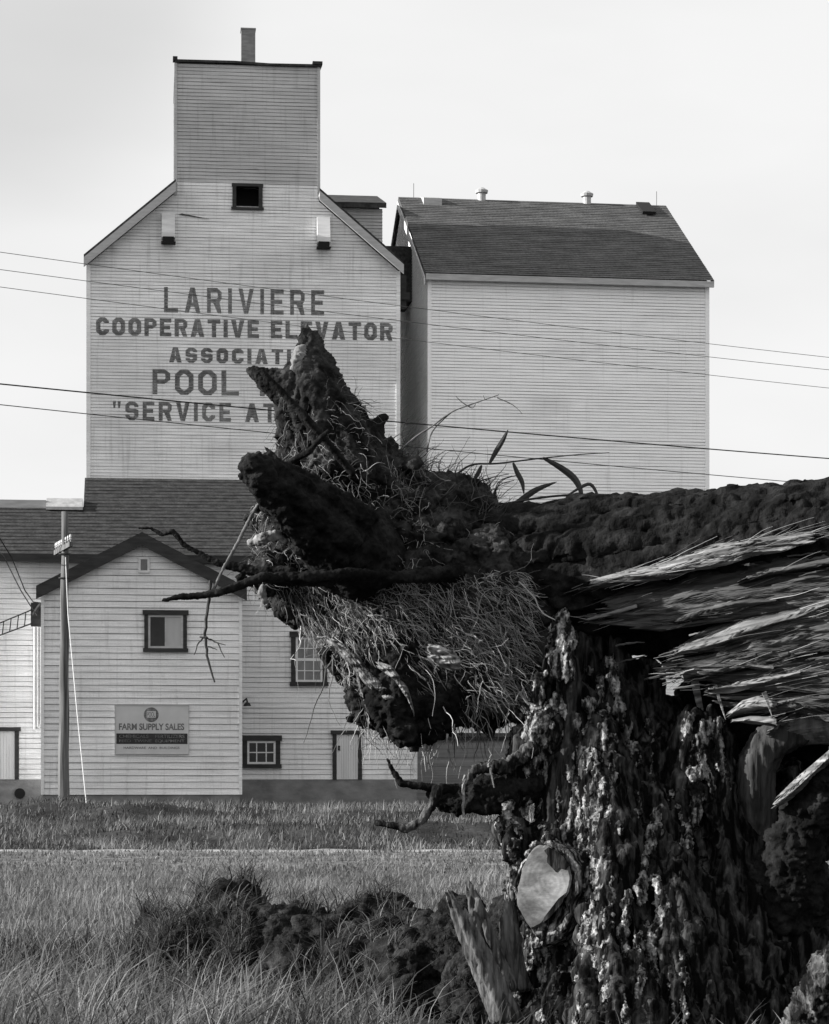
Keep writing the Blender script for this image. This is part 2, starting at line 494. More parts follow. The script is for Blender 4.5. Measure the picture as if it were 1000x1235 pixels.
# ------------------------------------------------------------------ helpers: block letters (octagonal sign-painter capitals)
def glyph(c, w=.66, t=.19):
    k = .2
    i_ = k - t * .42
    O = [(k, 0), (w - k, 0), (w, k), (w, 1 - k), (w - k, 1), (k, 1), (0, 1 - k), (0, k)]
    ik = t + i_
    Oi = [(ik, t), (w - ik, t), (w - t, ik), (w - t, 1 - ik), (w - ik, 1 - t), (ik, 1 - t), (t, 1 - ik), (t, ik)]
    if c == 'L': return w * .95, [[(0, 0), (w * .95, 0), (w * .95, t * 1.05), (t, t), (t, 1), (0, 1)]]
    if c == 'I': return t, [[(0, 0), (t, 0), (t, 1), (0, 1)]]
    if c == 'T': return w, [[(w / 2 - t / 2, 0), (w / 2 + t / 2, 0), (w / 2 + t / 2, 1 - t), (w, 1 - t), (w, 1), (0, 1), (0, 1 - t), (w / 2 - t / 2, 1 - t)]]
    if c == 'E': return w * .9, [[(0, 0), (w * .9, 0), (w * .9, t), (t, t), (t, .5 - t / 2), (w * .8, .5 - t / 2), (w * .8, .5 + t / 2), (t, .5 + t / 2), (t, 1 - t), (w * .9, 1 - t), (w * .9, 1), (0, 1)]]
    if c == 'V':
        w = w * 1.05
        return w, [[(w / 2 - t * .55, 0), (w / 2 + t * .55, 0), (w, 1), (w - t * 1.1, 1), (w / 2, t * 1.5), (t * 1.1, 1), (0, 1)]]
    if c == 'A':
        w = w * 1.08
        e = t * 1.08
        return w, [[(0, 0), (e, 0), (e + .09, .24), (w - e - .09, .24), (w - e, 0), (w, 0), (w / 2 + t * .6, 1), (w / 2 - t * .6, 1)],
                   [(e + .14, .24 + t * .85), (w - e - .14, .24 + t * .85), (w / 2, .80)]]
    if c == 'N': return w, [[(0, 0), (t, 0), (t, .66), (w - t, 0), (w, 0), (w, 1), (w - t, 1), (w - t, .34), (t, 1), (0, 1)]]
    if c == 'O': return w, [O, Oi]
    if c == 'C': return w, [[(k, 0), (w - k, 0), (w, k), (w, .34), (w - t, .34), (w - t, ik), (w - ik, t), (ik, t), (t, ik), (t, 1 - ik), (ik, 1 - t), (w - ik, 1 - t), (w - t, 1 - ik), (w - t, .66), (w, .66), (w, 1 - k), (w - k, 1), (k, 1), (0, 1 - k), (0, k)]]
    if c == 'P': return w * .95, [[(0, 0), (t, 0), (t, .42), (w * .95 - k, .42), (w * .95, .42 + k * .8), (w * .95, 1 - k * .8), (w * .95 - k, 1), (0, 1)],
                                  [(t, .42 + t * .9), (w * .95 - k, .42 + t * .9), (w * .95 - t, .42 + t * .9 + .06), (w * .95 - t, 1 - t - .06), (w * .95 - k, 1 - t), (t, 1 - t)]]
    if c == 'R': return w, [[(0, 0), (t, 0), (t, .42), (w * .42, .42), (w - t, 0), (w, 0), (w - t * .55, .43), (w, .42 + k * .8), (w, 1 - k * .8), (w - k, 1), (0, 1)],
                            [(t, .42 + t * .9), (w - k, .42 + t * .9), (w - t, .42 + t * .9 + .06), (w - t, 1 - t - .06), (w - k, 1 - t), (t, 1 - t)]]
    if c == 'S':
        m0, m1 = .5 - t / 2, .5 + t / 2
        return w, [[(0, .3), (0, k), (k, 0), (w - k, 0), (w, k), (w, m1 - .06), (w - k * .7, m1), (t + .06, m1), (t, m1 + .05), (t, 1 - t - .06), (t + .06, 1 - t), (w - t - .05, 1 - t), (w - t, 1 - t - .06), (w - t, .7), (w, .7), (w, 1 - k), (w - k, 1), (k, 1), (0, 1 - k), (0, m0 + .06), (k * .7, m0), (w - t - .06, m0), (w - t, m0 - .05), (w - t, t + .06), (w - t - .05, t), (t + .05, t), (t, t + .06), (t, .3)]]
    if c == '"': return .42, [[(0.04, .62), (.12, .62), (.17, 1), (0, 1)], [(.28, .62), (.36, .62), (.41, 1), (.24, 1)]]
    if c == '1': return t * 1.4, [[(t * .4, 0), (t * 1.4, 0), (t * 1.4, 1), (t * .4, 1), (0, .82), (t * .4, .82)]]
    if c == '.': return t, [[(0, 0), (t, 0), (t, t), (0, t)]]
    return w * .62, []

def text_mesh(txt, ux0, ux1, z0, z1, gap=.16, t=.19, space=.5):
    """flat lettering in (u, z), as a bmesh in the XY plane"""
    adv, x = [], 0.0
    for c in txt:
        if c == ' ':
            x += space - gap
            continue
        w, loops = glyph(c, t=t)
        adv.append((x, loops))
        x += w + gap
    total = x - gap
    sx, sz = (ux1 - ux0) / total, z1 - z0
    cu = bpy.data.curves.new('tmp', 'CURVE')
    cu.dimensions = '2D'
    cu.fill_mode = 'BOTH'
    for x, loops in adv:
        for lp in loops:
            s = cu.splines.new('POLY')
            s.points.add(len(lp) - 1)
            s.use_cyclic_u = True
            for p, q in zip(s.points, lp):
                p.co = (ux0 + (x + q[0]) * sx, z0 + q[1] * sz, 0, 1)
    o = bpy.data.objects.new('tmp', cu)
    col.objects.link(o)
    dg = bpy.context.evaluated_depsgraph_get()
    me = bpy.data.meshes.new_from_object(o.evaluated_get(dg))
    bm = bmesh.new()
    bm.from_mesh(me)
    # keep one sheet only
    bpy.data.objects.remove(o)
    bpy.data.curves.remove(cu)
    bpy.data.meshes.remove(me)
    return bm

def paint_on_siding(mb, bm, v0, info, lift=.004):
    z0, h, n, d = info
    for i in range(n):
        za, zb = z0 + i * h, z0 + (i + 1) * h - .016
        zs = [v.co.y for v in bm.verts]
        if zb < min(zs) or za > max(zs): continue
        b2 = bm.copy()
        g = b2.verts[:] + b2.edges[:] + b2.faces[:]
        bmesh.ops.bisect_plane(b2, geom=g, plane_co=(0, za, 0), plane_no=(0, 1, 0), clear_inner=True)
        g = b2.verts[:] + b2.edges[:] + b2.faces[:]
        bmesh.ops.bisect_plane(b2, geom=g, plane_co=(0, zb, 0), plane_no=(0, 1, 0), clear_outer=True)
        for f in b2.faces:
            mb.face([(p.vert.co.x, v0 - d * 1.15 * (1 - (p.vert.co.y - za) / h) - lift, p.vert.co.y) for p in f.loops])
        b2.free()

def font_text(txt, x0, x1, z0, z1, bold=.0):
    """small sign lettering with the built-in font, fitted to a box; returns list of polygons in (x, z)"""
    cu = bpy.data.curves.new('tmp', 'FONT')
    cu.body = txt
    cu.offset = bold
    o = bpy.data.objects.new('tmp', cu)
    col.objects.link(o)
    dg = bpy.context.evaluated_depsgraph_get()
    me = bpy.data.meshes.new_from_object(o.evaluated_get(dg))
    vs = [v.co.copy() for v in me.vertices]
    fs = [list(p.vertices) for p in me.polygons]
    bpy.data.objects.remove(o)
    bpy.data.curves.remove(cu)
    bpy.data.meshes.remove(me)
    ax, bx = min(v.x for v in vs), max(v.x for v in vs)
    ay, by = min(v.y for v in vs), max(v.y for v in vs)
    f = lambda v: (x0 + (v.x - ax) / (bx - ax) * (x1 - x0), z0 + (v.y - ay) / (by - ay) * (z1 - z0))
    return [[f(vs[i]) for i in q] for q in fs]

# ------------------------------------------------------------------ setting: ground, road
def ground_z(x, y):
    x, y = np.asarray(x, float), np.asarray(y, float)
    z = np.interp(y, [-40, 42, 43.5, 46.5, 50, 56, 61, 75, 120, 900], [0, 0, -.02, -.22, .05, .40, GB, GB, GB - .1, -2])
    p = np.stack([x * .22, y * .22, 0 * x], -1).reshape(-1, 3)
    b = fbm(p, 3).reshape(x.shape)
    p2 = np.stack([x * 1.3, y * 1.3, 0 * x + 5], -1).reshape(-1, 3)
    c = fbm(p2, 2).reshape(x.shape)
    off = np.clip(np.minimum(np.abs(y - 38) - 5.2, 1), 0, 1)
    bank = np.clip((y - 44) / 3, 0, 1) * np.clip((70 - y) / 8, 0, 1)
    return z + off * (.05 * b + .035 * c) + bank * (.30 * b)

ys = np.concatenate([np.linspace(-40, 8, 20), np.linspace(8.2, 30, 150), np.linspace(30.2, 80, 190), np.linspace(82, 140, 20), np.array([200, 300, 500, 900, 1600, 3000])])
xs = np.concatenate([np.array([-2500, -1200, -500, -200, -100, -60]), np.linspace(-40, -16, 25), np.linspace(-15.5, 15.5, 160), np.linspace(16, 40, 25), np.array([60, 100, 200, 500, 1200, 2500])])
gx, gy = np.meshgrid(xs, ys)
gz = ground_z(gx, gy)
nx, ny = len(xs), len(ys)
idx = np.arange(nx * ny).reshape(ny, nx)
q = np.stack([idx[:-1, :-1], idx[:-1, 1:], idx[1:, 1:], idx[1:, :-1]], -1).reshape(-1, 4)
g = np_mesh('ground', np.stack([gx, gy, gz], -1).reshape(-1, 3), q, M_ground)
tag(g, 'broad rough grassy field running up to the elevator', 'ground', kind='structure')

rx = np.linspace(-90, 90, 361)
ry = np.array([33.5, 34.2, 35.5, 37, 38.5, 40, 41.3, 42.2])
gx, gy = np.meshgrid(rx, ry)
gy = gy + .18 * pnoise(np.stack([gx * .5, 0 * gx, 0 * gx + 3], -1).reshape(-1, 3)).reshape(gx.shape)
prof = np.array([.004, .03, .05, .035, .05, .035, .05, .004])[:, None]
gz = ground_z(gx, gy) + prof + .01
idx = np.arange(gx.size).reshape(gx.shape)
q = np.stack([idx[:-1, :-1], idx[:-1, 1:], idx[1:, 1:], idx[1:, :-1]], -1).reshape(-1, 4)
rd = np_mesh('road', np.stack([gx, gy, gz], -1).reshape(-1, 3), q, M_road)
tag(rd, 'pale gravel road crossing the field before the elevator', 'road', kind='structure')
ry = np.array([42.0, 42.3, 42.45, 42.6, 42.9])
gx, gy = np.meshgrid(rx, ry)
w = .5 + .5 * pnoise(np.stack([gx * 1.1, 0 * gx, 0 * gx + 9], -1).reshape(-1, 3)).reshape(gx.shape)
gz = ground_z(gx, np.full_like(gx, 42.4)) + np.array([.0, .03, .06, .03, -.1])[:, None] * (.3 + 1.2 * w) + .02
idx = np.arange(gx.size).reshape(gx.shape)
q = np.stack([idx[:-1, :-1], idx[:-1, 1:], idx[1:, 1:], idx[1:, :-1]], -1).reshape(-1, 4)
gv = np_mesh('road_verge', np.stack([gx, gy, gz], -1).reshape(-1, 3), q, M_gravel)
tag(gv, 'low ridge of pale gravel along the far road edge', 'verge', kind='structure')

# ------------------------------------------------------------------ grain elevator
uR = PF(481, 600, 0)[0]
eL = PF(106, 319, 0)[1]
E_DEP = 11.0
root = thing('grain_elevator', 'tall pale wooden grain elevator with painted lettering and square top tower', 'grain elevator', FW(0, 0, GB), YAW)
OFF = (0, 0, GB)
uT0, zT0 = PF(212, 232, 0)
uT1, _ = PF(384.5, 236, 0)
zTop = PF(215, 76, 0)[1]
slope = (zT0 - eL) / (uT0 - 0.0)
def main_lim(z):
    if z <= eL: return (0, uR)
    return (min((z - eL) / slope, uT0), max(uR - (z - eL) / slope, uT1))
zw = PF(300, 225, 0)[1]; zw0 = PF(300, 250, 0)[1]
ww0, ww1 = PF(281, 240, 0)[0], PF(316, 240, 0)[0]
zj = PF(250, 220, 0)[1]
mb = MB()
zbase = GB - .3
info = siding(mb, 0, uR, zbase, zj, .111, front(0), main_lim, holes=[(ww0, ww1, zw0, zj + .2)], seed=2)
siding(mb, 0, E_DEP, zbase, eL, .111, left(0), seed=3)
siding(mb, 0, E_DEP, zbase, eL, .111, right(uR), seed=4)
mb.face([(0.03, E_DEP, zbase), (uR - .03, E_DEP, zbase), (uR - .03, E_DEP, eL), (0.03, E_DEP, eL)])
mb.build('wall', M_main, root, OFF)
mb = MB()
holes_t = [(ww0, ww1, zw0, zw)]
siding(mb, uT0, uT1, zj, zTop, .122, front(0), holes=[(ww0, ww1, zw0, zw)], seed=5)
siding(mb, 0, 5, zT0 - 2, zTop, .122, left(uT0), seed=6)
siding(mb, 0, 5, zT0 - 2, zTop, .122, right(uT1), seed=7)
mb.face([(uT0, 5, zT0 - 2), (uT1, 5, zT0 - 2), (uT1, 5, zTop), (uT0, 5, zTop)])
mb.build('tower', M_tower, root, OFF)
# corner boards
mb = MB()
mb.box((-.05, -.045, zbase), (.09, .02, eL)); mb.build('corner_board', M_main, root, OFF)
mb = MB(); mb.box((uR - .09, -.045, zbase), (uR + .05, .02, eL)); mb.build('corner_board', M_main, root, OFF)
mb = MB()
mb.box((uT0 - .05, -.04, zT0 - .1), (uT0 + .05, .03, zTop)); mb.build('tower_corner_board', M_tower, root, OFF)
mb = MB(); mb.box((uT1 - .05, -.04, zT0 - .1), (uT1 + .05, .03, zTop))
mb.build('tower_corner_board', M_tower, root, OFF)
# gable roof slabs and rake boards
mb = MB()
OV, OS = .45, .13
for sgn, ue, ut in ((1, 0.0, uT0), (-1, uR, uT1)):
    a = ue - sgn * OS
    za = eL - OS * slope
    zb = eL + abs(ut - ue) * slope
    a2 = ue - sgn * .06
    za2 = eL - .06 * slope
    mb.prism([(a, -OV, za + .22), (ut, -OV, zb + .22), (ut, -OV, zb + .36), (a, -OV, za + .36)], (0, OV, 0))
    a, za, af, zf = a2, za2, a, za
    top = [(a, 0, za + .22), (ut, 0, zb + .22), (ut, 0, zb + .36), (a, 0, za + .36)]
    mb.prism(top, (0, E_DEP + .4, 0))
    a, za = af, zf
    rk = MB()
    # soffit / rake board: the broad pale band under the overhang
    rk.prism([(a, -OV - .03, za - .06), (ut, -OV - .03, zb - .06), (ut, -OV - .03, zb + .26), (a, -OV - .03, za + .26)], (0, .09, 0))
    rk.prism([(a, -OV + .06, za + .13), (ut, -OV + .06, zb + .13), (ut, -OV + .06, zb + .21), (a, -OV + .06, za + .21)], (0, OV + .1, 0))
    rk.build('rake_board', M_rake, root, OFF)
mb.build('roof', M_shingle, root, OFF)
# tower roof: thin uneven deck
mb = MB()
zr = [zTop + .02, zTop + .03, zTop - .02, zTop + .0]
us = [uT0 - .02, uT0 + 2.0, uT0 + 3.2, uT1 + .1]
for i in range(3):
    a, b = us[i], us[i + 1]
    for (va, vb, ra, rb) in ((-.12, 2.5, 0, .3), (2.5, 5.2, .3, 0)):
        mb.hexa([(a, va, zr[i] + ra), (b, va, zr[i + 1] + ra), (b, vb, zr[i + 1] + rb), (a, vb, zr[i] + rb),
                 (a, va, zr[i] + ra + .08), (b, va, zr[i + 1] + ra + .08), (b, vb, zr[i + 1] + rb + .08), (a, vb, zr[i] + rb + .08)])
mb.box((uT1 - .22, -.16, zTop + .07), (uT1 + .12, .2, zTop + .17))
mb.box((uT0 - .1, -.16, zTop + .07), (uT0 + .06, .2, zTop + .19))
mb.build('tower_roof', M_shingle, root, OFF)
# flue on the tower
a, z1 = PF(291, 35, 1.2); b, _ = PF(308, 35, 1.2)
mb = MB(); mb.box((a, 1.2, zTop), (b, 1.2 + (b - a), z1)); mb.box((a - .02, 1.18, z1), (b + .02, 1.22 + (b - a), z1 + .05))
mb.build('flue', M_flue, root, OFF)
# tower window: open dark hatch
mb = MB()
fw = .11
mb.box((ww0 - .02, -.09, zw0 - .02), (ww0 + fw, .12, zw)); mb.box((ww1 - fw, -.09, zw0 - .02), (ww1 + .02, .12, zw))
mb.box((ww0 - .04, -.1, zw - .01), (ww1 + .04, .12, zw + .09)); mb.box((ww0 - .06, -.13, zw0 - .1), (ww1 + .06, .12, zw0 - .02))
wf = mb.build('window', M_trimdark, root, OFF)
mb = MB(); mb.box((ww0 - .05, .75, zw0 - .15), (ww1 + .05, .8, zw + .1))
mb.box((ww0 - .1, .1, zw0 - .15), (ww0 - .05, .8, zw + .1)); mb.box((ww1 + .05, .1, zw0 - .15), (ww1 + .1, .8, zw + .1))
mb.box((ww0 - .05, .1, zw + .12), (ww1 + .05, .75, zw + .16)); mb.box((ww0 - .05, .1, zw0 - .2), (ww1 + .05, .75, zw0 - .16))
mb.build('opening', M_black, wf, (0, 0, 0)).location = (0, 0, -GB)
# two hooded vents
for (x0, x1, y0, y1) in ((195, 211, 258, 291), (382, 397.5, 263, 297)):
    a, zt = PF(x0, y0, 0); b, zb = PF(x1, y1, 0)
    mb = MB()
    mb.prism([(a, -.05, zb), (a, -.42, zb + .05), (a, -.42, zb + .22), (a, -.2, zt), (a, -.05, zt)], (b - a, 0, 0))
    vb = mb.build('vent', M_trimlight, root, OFF)
    mb = MB()
    mb.box((a + .04, -.44, zb - .1), (b - .04, -.05, zb + .07))
    mb.box((a - .02, -.45, zb - .13), (b + .02, -.05, zb - .1))
    mb.build('louvre', M_black, vb, OFF)
# loose board stain
a, z = PF(216, 261, 0); b, z2 = PF(252, 264, 0)
mb = MB(); mb.prism([(a, -.05, z + .06), (b, -.05, z2), (b - .5, -.05, z2 + .05), (a + .1, -.05, z + .1)], (0, .03, 0))
mb.build('missing_board', M_trimdark, root, OFF)
# rear cupola and the gallery to the annex
a, zt = PF(385, 238, 6); b, zw_ = PF(461, 252, 6); _, zb = PF(461, 330, 6)
mb = MB()
siding(mb, a, b, zb - 1.5, zw_, .122, front(6), seed=8)
siding(mb, 6, 10, zb - 1.5, zw_, .122, right(b), seed=9)
mb.face([(a, 10, zb - 1.5), (b, 10, zb - 1.5), (b, 10, zw_), (a, 10, zw_)])
cp = mb.build('cupola', M_tower, root, OFF)
mb = MB()
mb.hexa([(a - .1, 5.7, zw_ - .03), (b + .13, 5.7, zw_ - .03), (b + .13, 8, zw_ + .75), (a - .1, 8, zw_ + .75), (a - .1, 5.7, zw_ + .16), (b + .13, 5.7, zw_ + .16), (b + .0, 8, zw_ + .95), (a - .1, 8, zw_ + .95)])
mb.hexa([(a - .1, 8, zw_ + .75), (b + .13, 8, zw_ + .75), (b + .13, 10.3, zw_ - .03), (a - .1, 10.3, zw_ - .03), (a - .1, 8, zw_ + .95), (b + .0, 8, zw_ + .95), (b + .13, 10.3, zw_ + .16), (a - .1, 10.3, zw_ + .16)])
mb.build('cupola_roof', M_shingle, cp, OFF)
x0, z0 = PF(462, 330, 5); x1, z1 = PF(489, 297, 5)
mb = MB(); mb.box((x0 - .6, 5, z0 - 1.0), (x1 + .4, 7, z1)); mb.build('conveyor_gallery', M_shingle, root, OFF)
x0, z0 = PF(484, 372, .7); x1, z1 = PF(490, 332, .7)
mb = MB(); mb.box((uR + .08, .7, z0), (x1, 1.0, z1)); mb.box((uR + .08, .6, z0 + .3), (x1 + .12, .95, z0 + .55)); mb.build('bracket', M_trimdark, root, OFF)
# painted lettering
mb = MB()
for txt, xa, xb, ya, yb, gap, t, sp in (
        ('LARIVIERE', 198, 391, 346, 376.5, .30, .17, .5), ('COOPERATIVE ELEVATOR', 116, 473.5, 382.5, 404, .17, .22, .62),
        ('ASSOCIATION', 204, 388, 418.5, 437, .22, .23, .5), ('POOL No. 1'.replace('o', 'O'), 184, 408, 445, 475.5, .17, .17, .75),
        ('"SERVICE AT COST"', 136, 442, 483.5, 506.5, .22, .2, .72)):
    u0_, zt = PF(xa, ya, 0); u1_, _ = PF(xb, ya, 0); _, zb = PF(xa, yb, 0)
    bm = text_mesh(txt, u0_, u1_, zb, zt, gap, t, sp)
    paint_on_siding(mb, bm, 0, info)
    bm.free()
mb.build('lettering', M_letter, root, OFF)

# ------------------------------------------------------------------ storage annex
frame(7.8, 517, 87.0)
AV = 0.0
a0, zE = PF(517, 331, AV); a1, _ = PF(854, 349, AV)
AD = 14.0
ar0, zRidge = PF(500, 246, AV + AD / 2)
zRidge = PF(640, 249.5, AV + AD / 2)[1]
root = thing('grain_annex', 'broad white windowless grain storage annex with dark shingled roof right of the elevator', 'grain annex', FW(a0, AV, GB), YAW)
OFF = (a0, AV, GB)
mb = MB()
siding(mb, a0, a1, GB + .3, zE, .111, front(AV), seed=11, slot=.018)
sl_a = (zRidge - zE) / (AD / 2)
def glim(z):
    if z <= zE: return (AV, AV + AD)
    return (AV + (z - zE) / sl_a, AV + AD - (z - zE) / sl_a)
siding(mb, AV, AV + AD, GB + .3, zRidge, .111, left(a0), glim, seed=12)
siding(mb, AV, AV + AD, GB + .3, zRidge, .111, right(a1), glim, seed=13)
mb.face([(a0, AV + AD, GB), (a1, AV + AD, GB), (a1, AV + AD, zE), (a0, AV + AD, zE)])
mb.build('wall', M_annex, root, OFF)
mb = MB()
mb.box((a0 - .04, AV - .045, GB + .3), (a0 + .1, AV + .02, zE)); mb.build('corner_board', M_annex, root, OFF)
mb = MB(); mb.box((a1 - .1, AV - .045, GB + .3), (a1 + .04, AV + .02, zE))
mb.build('corner_board', M_annex, root, OFF)
mb = MB()
ev = AV - .3; ez = zE - .3 * sl_a + .18
shingles(mb, a0 - .15, a1 + .15, ev, ez, AV + AD / 2, zRidge + .22, seed=3)
shingles(mb, a0 - .15, a1 + .15, AV + AD + .3, ez, AV + AD / 2, zRidge + .22, seed=4)
for ue in (a0 - .15, a1 + .15):
    mb.prism([(ue, ev, ez - .02), (ue, AV + AD / 2, zRidge + .2), (ue, AV + AD + .3, ez - .02), (ue, AV + AD + .3, ez - .14), (ue, AV + AD / 2, zRidge + .06), (ue, ev, ez - .14)], (.05 if ue < a0 else -.05, 0, 0))
mb.build('roof', M_shingle2, root, OFF)
mb = MB()
mb.box((a0 - .14, ev - .03, ez - .24), (a1 + .14, ev + .04, ez - .03))
mb.box((a0 - .14, ev + .04, ez - .14), (a1 + .14, AV - .03, ez - .08))
mb.build('fascia', M_rake, root, OFF)
mb = MB()
for ue, dx in ((a0 - .17, -.03),):
    mb.prism([(ue, ev, ez - .14), (ue, AV + AD / 2, zRidge + .06), (ue, AV + AD / 2, zRidge - .22), (ue, ev, ez - .42)], (dx, 0, 0))
mb.build('rake_board', M_trimlight, root, OFF)
vR = AV + AD / 2
for px in (581, 708):
    u_, z_ = PF(px, 249, vR)
    mb = MB()
    mb.lathe((u_, vR, zRidge + .1), [(.16, 0), (.16, .36), (.23, .36), (.25, .46), (.18, .5), (.09, .56)])
    mb.build('roof_ventilator', M_metal, root, OFF, smooth=False)
u0_, _ = PF(510, 246, vR - .5); u1_, _ = PF(532, 246, vR - .5)
mb = MB()
zz = zRidge + .2
mb.hexa([(u0_, vR - .75, zz - .42), (u1_, vR - .75, zz - .42), (u1_, vR + .3, zz - .1), (u0_, vR + .3, zz - .1),
         (u0_, vR - .75, zz - .15), (u1_, vR - .75, zz - .15), (u1_, vR + .3, zz + .12), (u0_, vR + .3, zz + .12)])
mb.build('roof_hatch', M_rake, root, OFF)
u0_, _ = PF(770, 252, vR - .5); u1_, _ = PF(786, 252, vR - .5)
mb = MB()
mb.hexa([(u0_, vR - 1.2, zz - .62), (u1_, vR - 1.2, zz - .62), (u1_, vR - .1, zz + .0), (u0_, vR - .1, zz + .0),
         (u0_, vR - 1.25, zz - .52), (u1_, vR - 1.25, zz - .52), (u1_, vR - .1, zz + .1), (u0_, vR - .1, zz + .1)])
mb.build('roof_opening', M_black, root, OFF)
for px in (499, 792):
    u_, _ = PF(px, 246, vR)
    mb = MB(); mb.tube([(u_, vR, zRidge + .1), (u_, vR, zRidge + .75)], .012, 5)
    mb.build('lightning_rod', M_wireg, root, OFF)
# broad grey plank base
b0, zb1 = PF(500, 892, AV - .6)
mb = MB()
siding(mb, a0 - .55, a1 + .3, GB - .2, zb1, .3, front(AV - .6), d=.012, slot=.012, seed=14)
mb.build('base_wall', M_baseboard, root, OFF)
mb = MB()
mb.prism([(a0 - .65, AV - .72, zb1 - .02), (a0 - .65, AV - .72, zb1 + .1), (a0 - .65, AV - .03, zb1 + .25), (a0 - .65, AV - .03, zb1 - .02)], (a1 - a0 + 1.0, 0, 0))
mb.build('base_ledge', M_shingle, root, OFF)

frame(6.2, 106, 85.0)
# ------------------------------------------------------------------ windows, doors
def window(parent, off, v, px0, py0, px1, py1, fw, cols, rows, sash, glass, mull, meeting=False, panes=None):
    u0_, zt = PF(px0, py0, v); u1_, zb = PF(px1, py1, v)
    mb = MB()
    o = v - .09
    mb.box((u0_, o, zb), (u0_ + fw, v - .01, zt)); mb.box((u1_ - fw, o, zb), (u1_, v - .01, zt))
    mb.box((u0_ - .05, o - .03, zt - fw), (u1_ + .05, v - .01, zt + .03)); mb.box((u0_ - .04, o - .05, zb - .04), (u1_ + .04, v - .01, zb + fw * .6))
    w = mb.build('window', M_trimdark, parent, off)
    mb = MB()
    a, b, c, d_ = u0_ + fw, u1_ - fw, zb + fw * .6, zt - fw
    s = .07
    mb.box((a, v - .07, c), (a + s, v - .02, d_)); mb.box((b - s, v - .07, c), (b, v - .02, d_))
    mb.box((a + s, v - .07, c), (b - s, v - .02, c + s)); mb.box((a + s, v - .07, d_ - s), (b - s, v - .02, d_))
    for i in range(1, cols):
        x = a + (b - a) * i / cols
        mb.box((x - mull / 2, v - .06, c + s), (x + mull / 2, v - .02, d_ - s))
    for j in range(1, rows):
        z = c + (d_ - c) * j / rows
        h_ = mull / 2 if not (meeting and j == rows // 2) else .045
        mb.box((a + s, v - .066, z - h_), (b - s, v - .02, z + h_))
    mb.build('sash', sash, w, off)
    if panes:
        x = a
        for frac, m_ in panes:
            x2 = x + (b - a) * frac
            mb = MB(); mb.box((x + .002, v - .045, c), (x2 - .002, v - .026, d_)); mb.build('pane', m_, w, off)
            x = x2
    else:
        mb = MB(); mb.box((a, v - .045, c), (b, v - .026, d_)); mb.build('pane', glass, w, off)
    return w
def door(parent, off, v, px0, py0, px1, py1, fw, label=None):
    u0_, zt = PF(px0, py0, v); u1_, zb = PF(px1, py1, v)
    mb = MB()
    k = 9
    for i in range(k):
        a, b = u0_ + fw + (u1_ - u0_ - 2 * fw) * i / k, u0_ + fw + (u1_ - u0_ - 2 * fw) * (i + 1) / k
        mb.box((a + .004, v - .06, zb), (b - .004, v - .02, zt - fw))
    d = mb.build('door', M_door, parent, off)
    mb = MB()
    mb.box((u0_, v - .09, zb), (u0_ + fw, v - .01, zt - fw)); mb.box((u1_ - fw, v - .09, zb), (u1_, v - .01, zt - fw))
    mb.box((u0_ - .06, v - .12, zt - fw), (u1_ + .06, v - .01, zt))
    mb.build('door_frame', M_trimdark, d, off)
    mb = MB(); mb.box((u0_ + fw + .05, v - .1, zb + .95), (u0_ + fw + .11, v - .06, zb + 1.1)); mb.build('handle', M_black, d, off)
    return d

# ------------------------------------------------------------------ driveway shed
DV = -4.5
d0 = PF(-70, 800, DV)[0]; d1, dbase = PF(502, 940, DV)
_, dE = PF(200, 670, DV - .35)
mainTop = PF(200, 577.5, -.02)[1]
root = thing('drive_shed', 'long low pale drive shed with dark roof joined to the elevator foot', 'drive shed', FW(d0, DV, GB), YAW)
OFF = (d0, DV, GB)
mb = MB()
siding(mb, d0, d1, dbase, dE + .1, .165, front(DV), seed=21)
siding(mb, DV, -.02, dbase, dE + .1, .165, right(d1), lambda z: (DV, -.08), seed=22)
siding(mb, DV, 6, dbase, dE + .1, .165, left(d0), seed=23)
mb.build('wall', M_drive, root, OFF)
mb = MB()
mb.box((d0 - .03, DV - .03, GB - .4), (d1 + .02, DV + .3, dbase)); mb.box((d1 - .3, DV + .3, GB - .4), (d1 + .02, -.1, dbase))
mb.build('foundation', M_concrete, root, OFF)
mb = MB(); mb.box((d1 - .1, DV - .05, dbase), (d1 + .035, DV + .03, dE)); mb.build('corner_board', M_drive, root, OFF)
sl_d = (mainTop - dE) / (4.5 + .35)
ev = DV - .35
vL = -1.9; zL = dE + (vL - ev) * sl_d
mb = MB()
ul0 = PF(103, 590, -1.0)[0]
shingles(mb, ul0, d1 + .3, ev, dE, -.04, mainTop, course=.24, seed=5)
shingles(mb, d0 - .3, ul0, ev, dE, vL, zL, course=.24, seed=6)
shingles(mb, d0 - .3, ul0, 5.5, zL - (5.5 - vL) * .4, vL, zL, course=.24, seed=7)
mb.face([(d0 - .3, ev, dE - .03), (d1 + .3, ev, dE - .03), (d1 + .3, -.04, mainTop - .04), (ul0, -.04, mainTop - .04), (ul0, vL, zL - .03), (d0 - .3, vL, zL - .03)])
mb.prism([(d1 + .3, ev, dE - .1), (d1 + .3, ev, dE + .03), (d1 + .3, -.04, mainTop + .03), (d1 + .3, -.04, mainTop - .1)], (.04, 0, 0))
mb.prism([(ul0, vL, zL), (ul0, -.04, mainTop), (ul0, -.04, zL - .5), (ul0, vL, zL - .5)], (-.04, 0, 0))
mb.build('roof', M_shingle, root, OFF)
mb = MB(); mb.box((d0 - .3, ev - .04, dE - .24), (d1 + .3, ev + .02, dE + .02)); mb.box((d0 - .3, ev + .02, dE - .12), (d1 + .3, DV - .03, dE - .07)); mb.build('fascia', M_trimdark, root, OFF)
ur0 = PF(56, 610, vL)[0]; ur1 = PF(100, 610, vL)[0]
